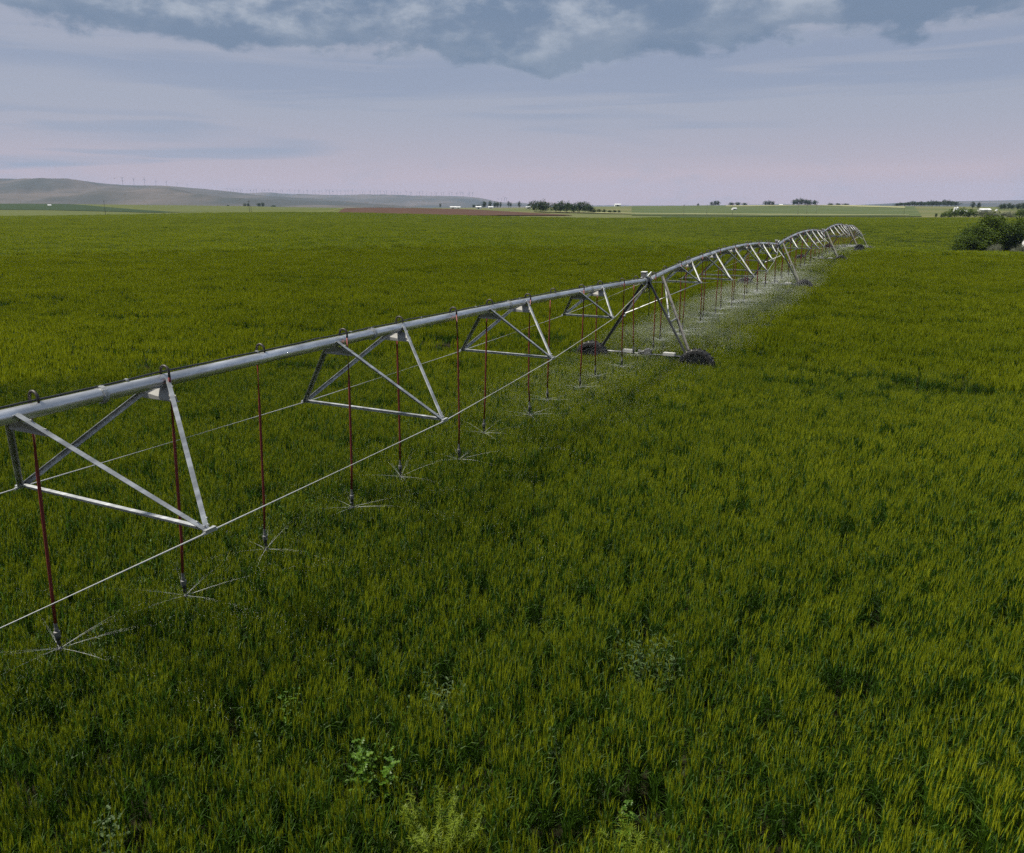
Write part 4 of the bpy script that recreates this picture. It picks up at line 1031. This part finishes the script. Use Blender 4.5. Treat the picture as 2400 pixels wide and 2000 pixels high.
def weed(px, py, kind, mat, label, width, H, seed, **kw):
    p = ground_hit(px, py, 0.80); z = float(height(p.x, p.y))
    root = empty('weed', (p.x, p.y, z), 0); tag(root, label, 'weed', 'weeds standing in the wheat')
    if kind == 'feather': m, st = feather_weed(width, H, seed, **kw); fl = None
    else: m, st, fl = leaf_weed(width, H, seed, **kw)
    f = m.build('foliage', M[mat], root); tag(f, kind='stuff'); st.build('stem', M[mat], root)
    if fl and fl.f: q = fl.build('flowers', M['petal'], root); tag(q, kind='stuff')
weed(1035, 1950, 'feather', 'weed_yellow', 'large feathery yellow green weed at the bottom edge', 1.30, 1.12, 1, n=2400)
weed(1480, 1985, 'feather', 'weed_yellow', 'feathery green weed at the bottom edge, right of the large one', 1.0, 1.04, 2, n=1300)
weed(1492, 1915, 'leaf', 'weed_bright', 'bright broad leaf weed just above the right feathery weed', 0.22, 1.0, 12, stems=3, leaf=0.13)
weed(880, 1795, 'leaf', 'weed_bright', 'bright green lobed leaf weed left of centre near the bottom', 0.52, 1.05, 3, stems=8, leaf=0.17, lw=0.026)
weed(1015, 1650, 'leaf', 'weed_grey', 'flowering weed with pale yellow petals left of centre', 0.85, 0.98, 4, stems=12, leaf=0.095)
weed(1525, 1545, 'leaf', 'weed_grey', 'large grey green branching weed right of centre', 0.95, 1.02, 5, stems=26, leaf=0.10, lw=0.024)
weed(1295, 1470, 'feather', 'weed_yellow', 'thin feathery weed near the middle of the wheat', 0.95, 0.98, 6, n=120)
weed(1305, 1745, 'leaf', 'weed_grey', 'small pale leaf weed low in the centre', 0.22, 1.0, 7, stems=3, leaf=0.10)
weed(2292, 1225, 'leaf', 'weed_bright', 'small bright weed towards the right edge', 0.45, 1.02, 8, stems=6, leaf=0.12)
weed(2385, 1035, 'leaf', 'weed_bright', 'bright weed at the right edge level with the nearest tower wheels', 0.7, 1.05, 9, stems=8, leaf=0.14)
weed(705, 1200, 'leaf', 'weed_bright', 'cluster of green weeds under the nearest span', 1.2, 0.98, 10, stems=18, leaf=0.10)
weed(655, 1240, 'leaf', 'weed_grey', 'grey green weeds beside the cluster under the nearest span', 0.9, 0.95, 11, stems=12, leaf=0.10)
weed(960, 1005, 'leaf', 'weed_grey', 'grey green weed patch beneath the second truss from the left', 1.8, 1.0, 13, stems=26, leaf=0.11)
weed(1000, 975, 'feather', 'weed_yellow', 'light green weed right behind the grey weed patch', 1.2, 1.0, 14, n=160)
weed(345, 1305, 'leaf', 'weed_bright', 'single bright weed left of the second hose from the left', 0.35, 1.02, 15, stems=4, leaf=0.13)
weed(250, 1960, 'leaf', 'weed_grey', 'small dark leaf weed near the bottom left corner', 0.45, 0.98, 16, stems=7, leaf=0.12)
weed(250, 1520, 'leaf', 'weed_grey', 'small pale flowering weed right of the leftmost sprinkler', 0.25, 1.02, 17, stems=3, leaf=0.09)
weed(590, 1780, 'leaf', 'weed_grey', 'thin weed with a pale yellow bloom at lower left', 0.3, 1.0, 18, stems=4, leaf=0.09)
weed(2040, 1100, 'leaf', 'weed_grey', 'faint flowering weed in the right half of the wheat', 0.6, 0.98, 19, stems=6, leaf=0.08)
weed(1880, 1690, 'leaf', 'weed_grey', 'low pale weed right of centre near the bottom', 0.4, 0.92, 20, stems=5, leaf=0.10)
weed(670, 1660, 'leaf', 'weed_bright', 'slim green weed at lower left beside a dark gap', 0.35, 1.0, 21, stems=5, leaf=0.09)

# a bird in the sky by the turbines
def bird(px, py, Y, label):
    x = column(px, Y); z = CAM_H + (485 - py) / FPX * Y * 1.0
    m = MB(); m.tube([(0, -0.22, 0), (0, -0.05, 0.02), (0, 0.18, 0), (0, 0.34, 0.01)], [0.015, 0.06, 0.04, 0.01], 8)
    for s in (-1, 1):
        m.add([(0, -0.08, 0.03), (0, 0.12, 0.03), (s * 0.35, 0.08, 0.16), (s * 0.35, -0.10, 0.16), (s * 0.75, 0.06, 0.06)], [(0, 1, 2, 3), (3, 2, 4)]); 
    o = m.build('bird', M['black']); o.location = (x, Y, z); o.scale = (1.4,) * 3; tag(o, label, 'bird')
bird(281, 424, 420, 'small dark bird flying left of the hill turbines')

# ------------------------------------------------------------------ air
def haze_box():
    x0, x1, y0, y1, z0, z1 = -12700, 12700, -12700, 12700, -7, 330
    m = MB(); m.box(((x0 + x1) / 2, (y0 + y1) / 2, (z0 + z1) / 2), (x1 - x0, y1 - y0, z1 - z0))
    mt = bpy.data.materials.new('haze_air'); mt.use_nodes = True; T = NT(mt.node_tree)
    v = T.n('ShaderNodeVolumePrincipled'); v.inputs['Color'].default_value = (0.50, 0.66, 0.95, 1); v.inputs['Density'].default_value = HAZE
    o = T.n('ShaderNodeOutputMaterial'); T.link(v.outputs[0], o.inputs['Volume'])
    h = m.build('haze', mt); tag(h, 'thin blue haze hanging over the whole plain', 'haze', kind='stuff')
HAZE = 6.0e-5
haze_box()
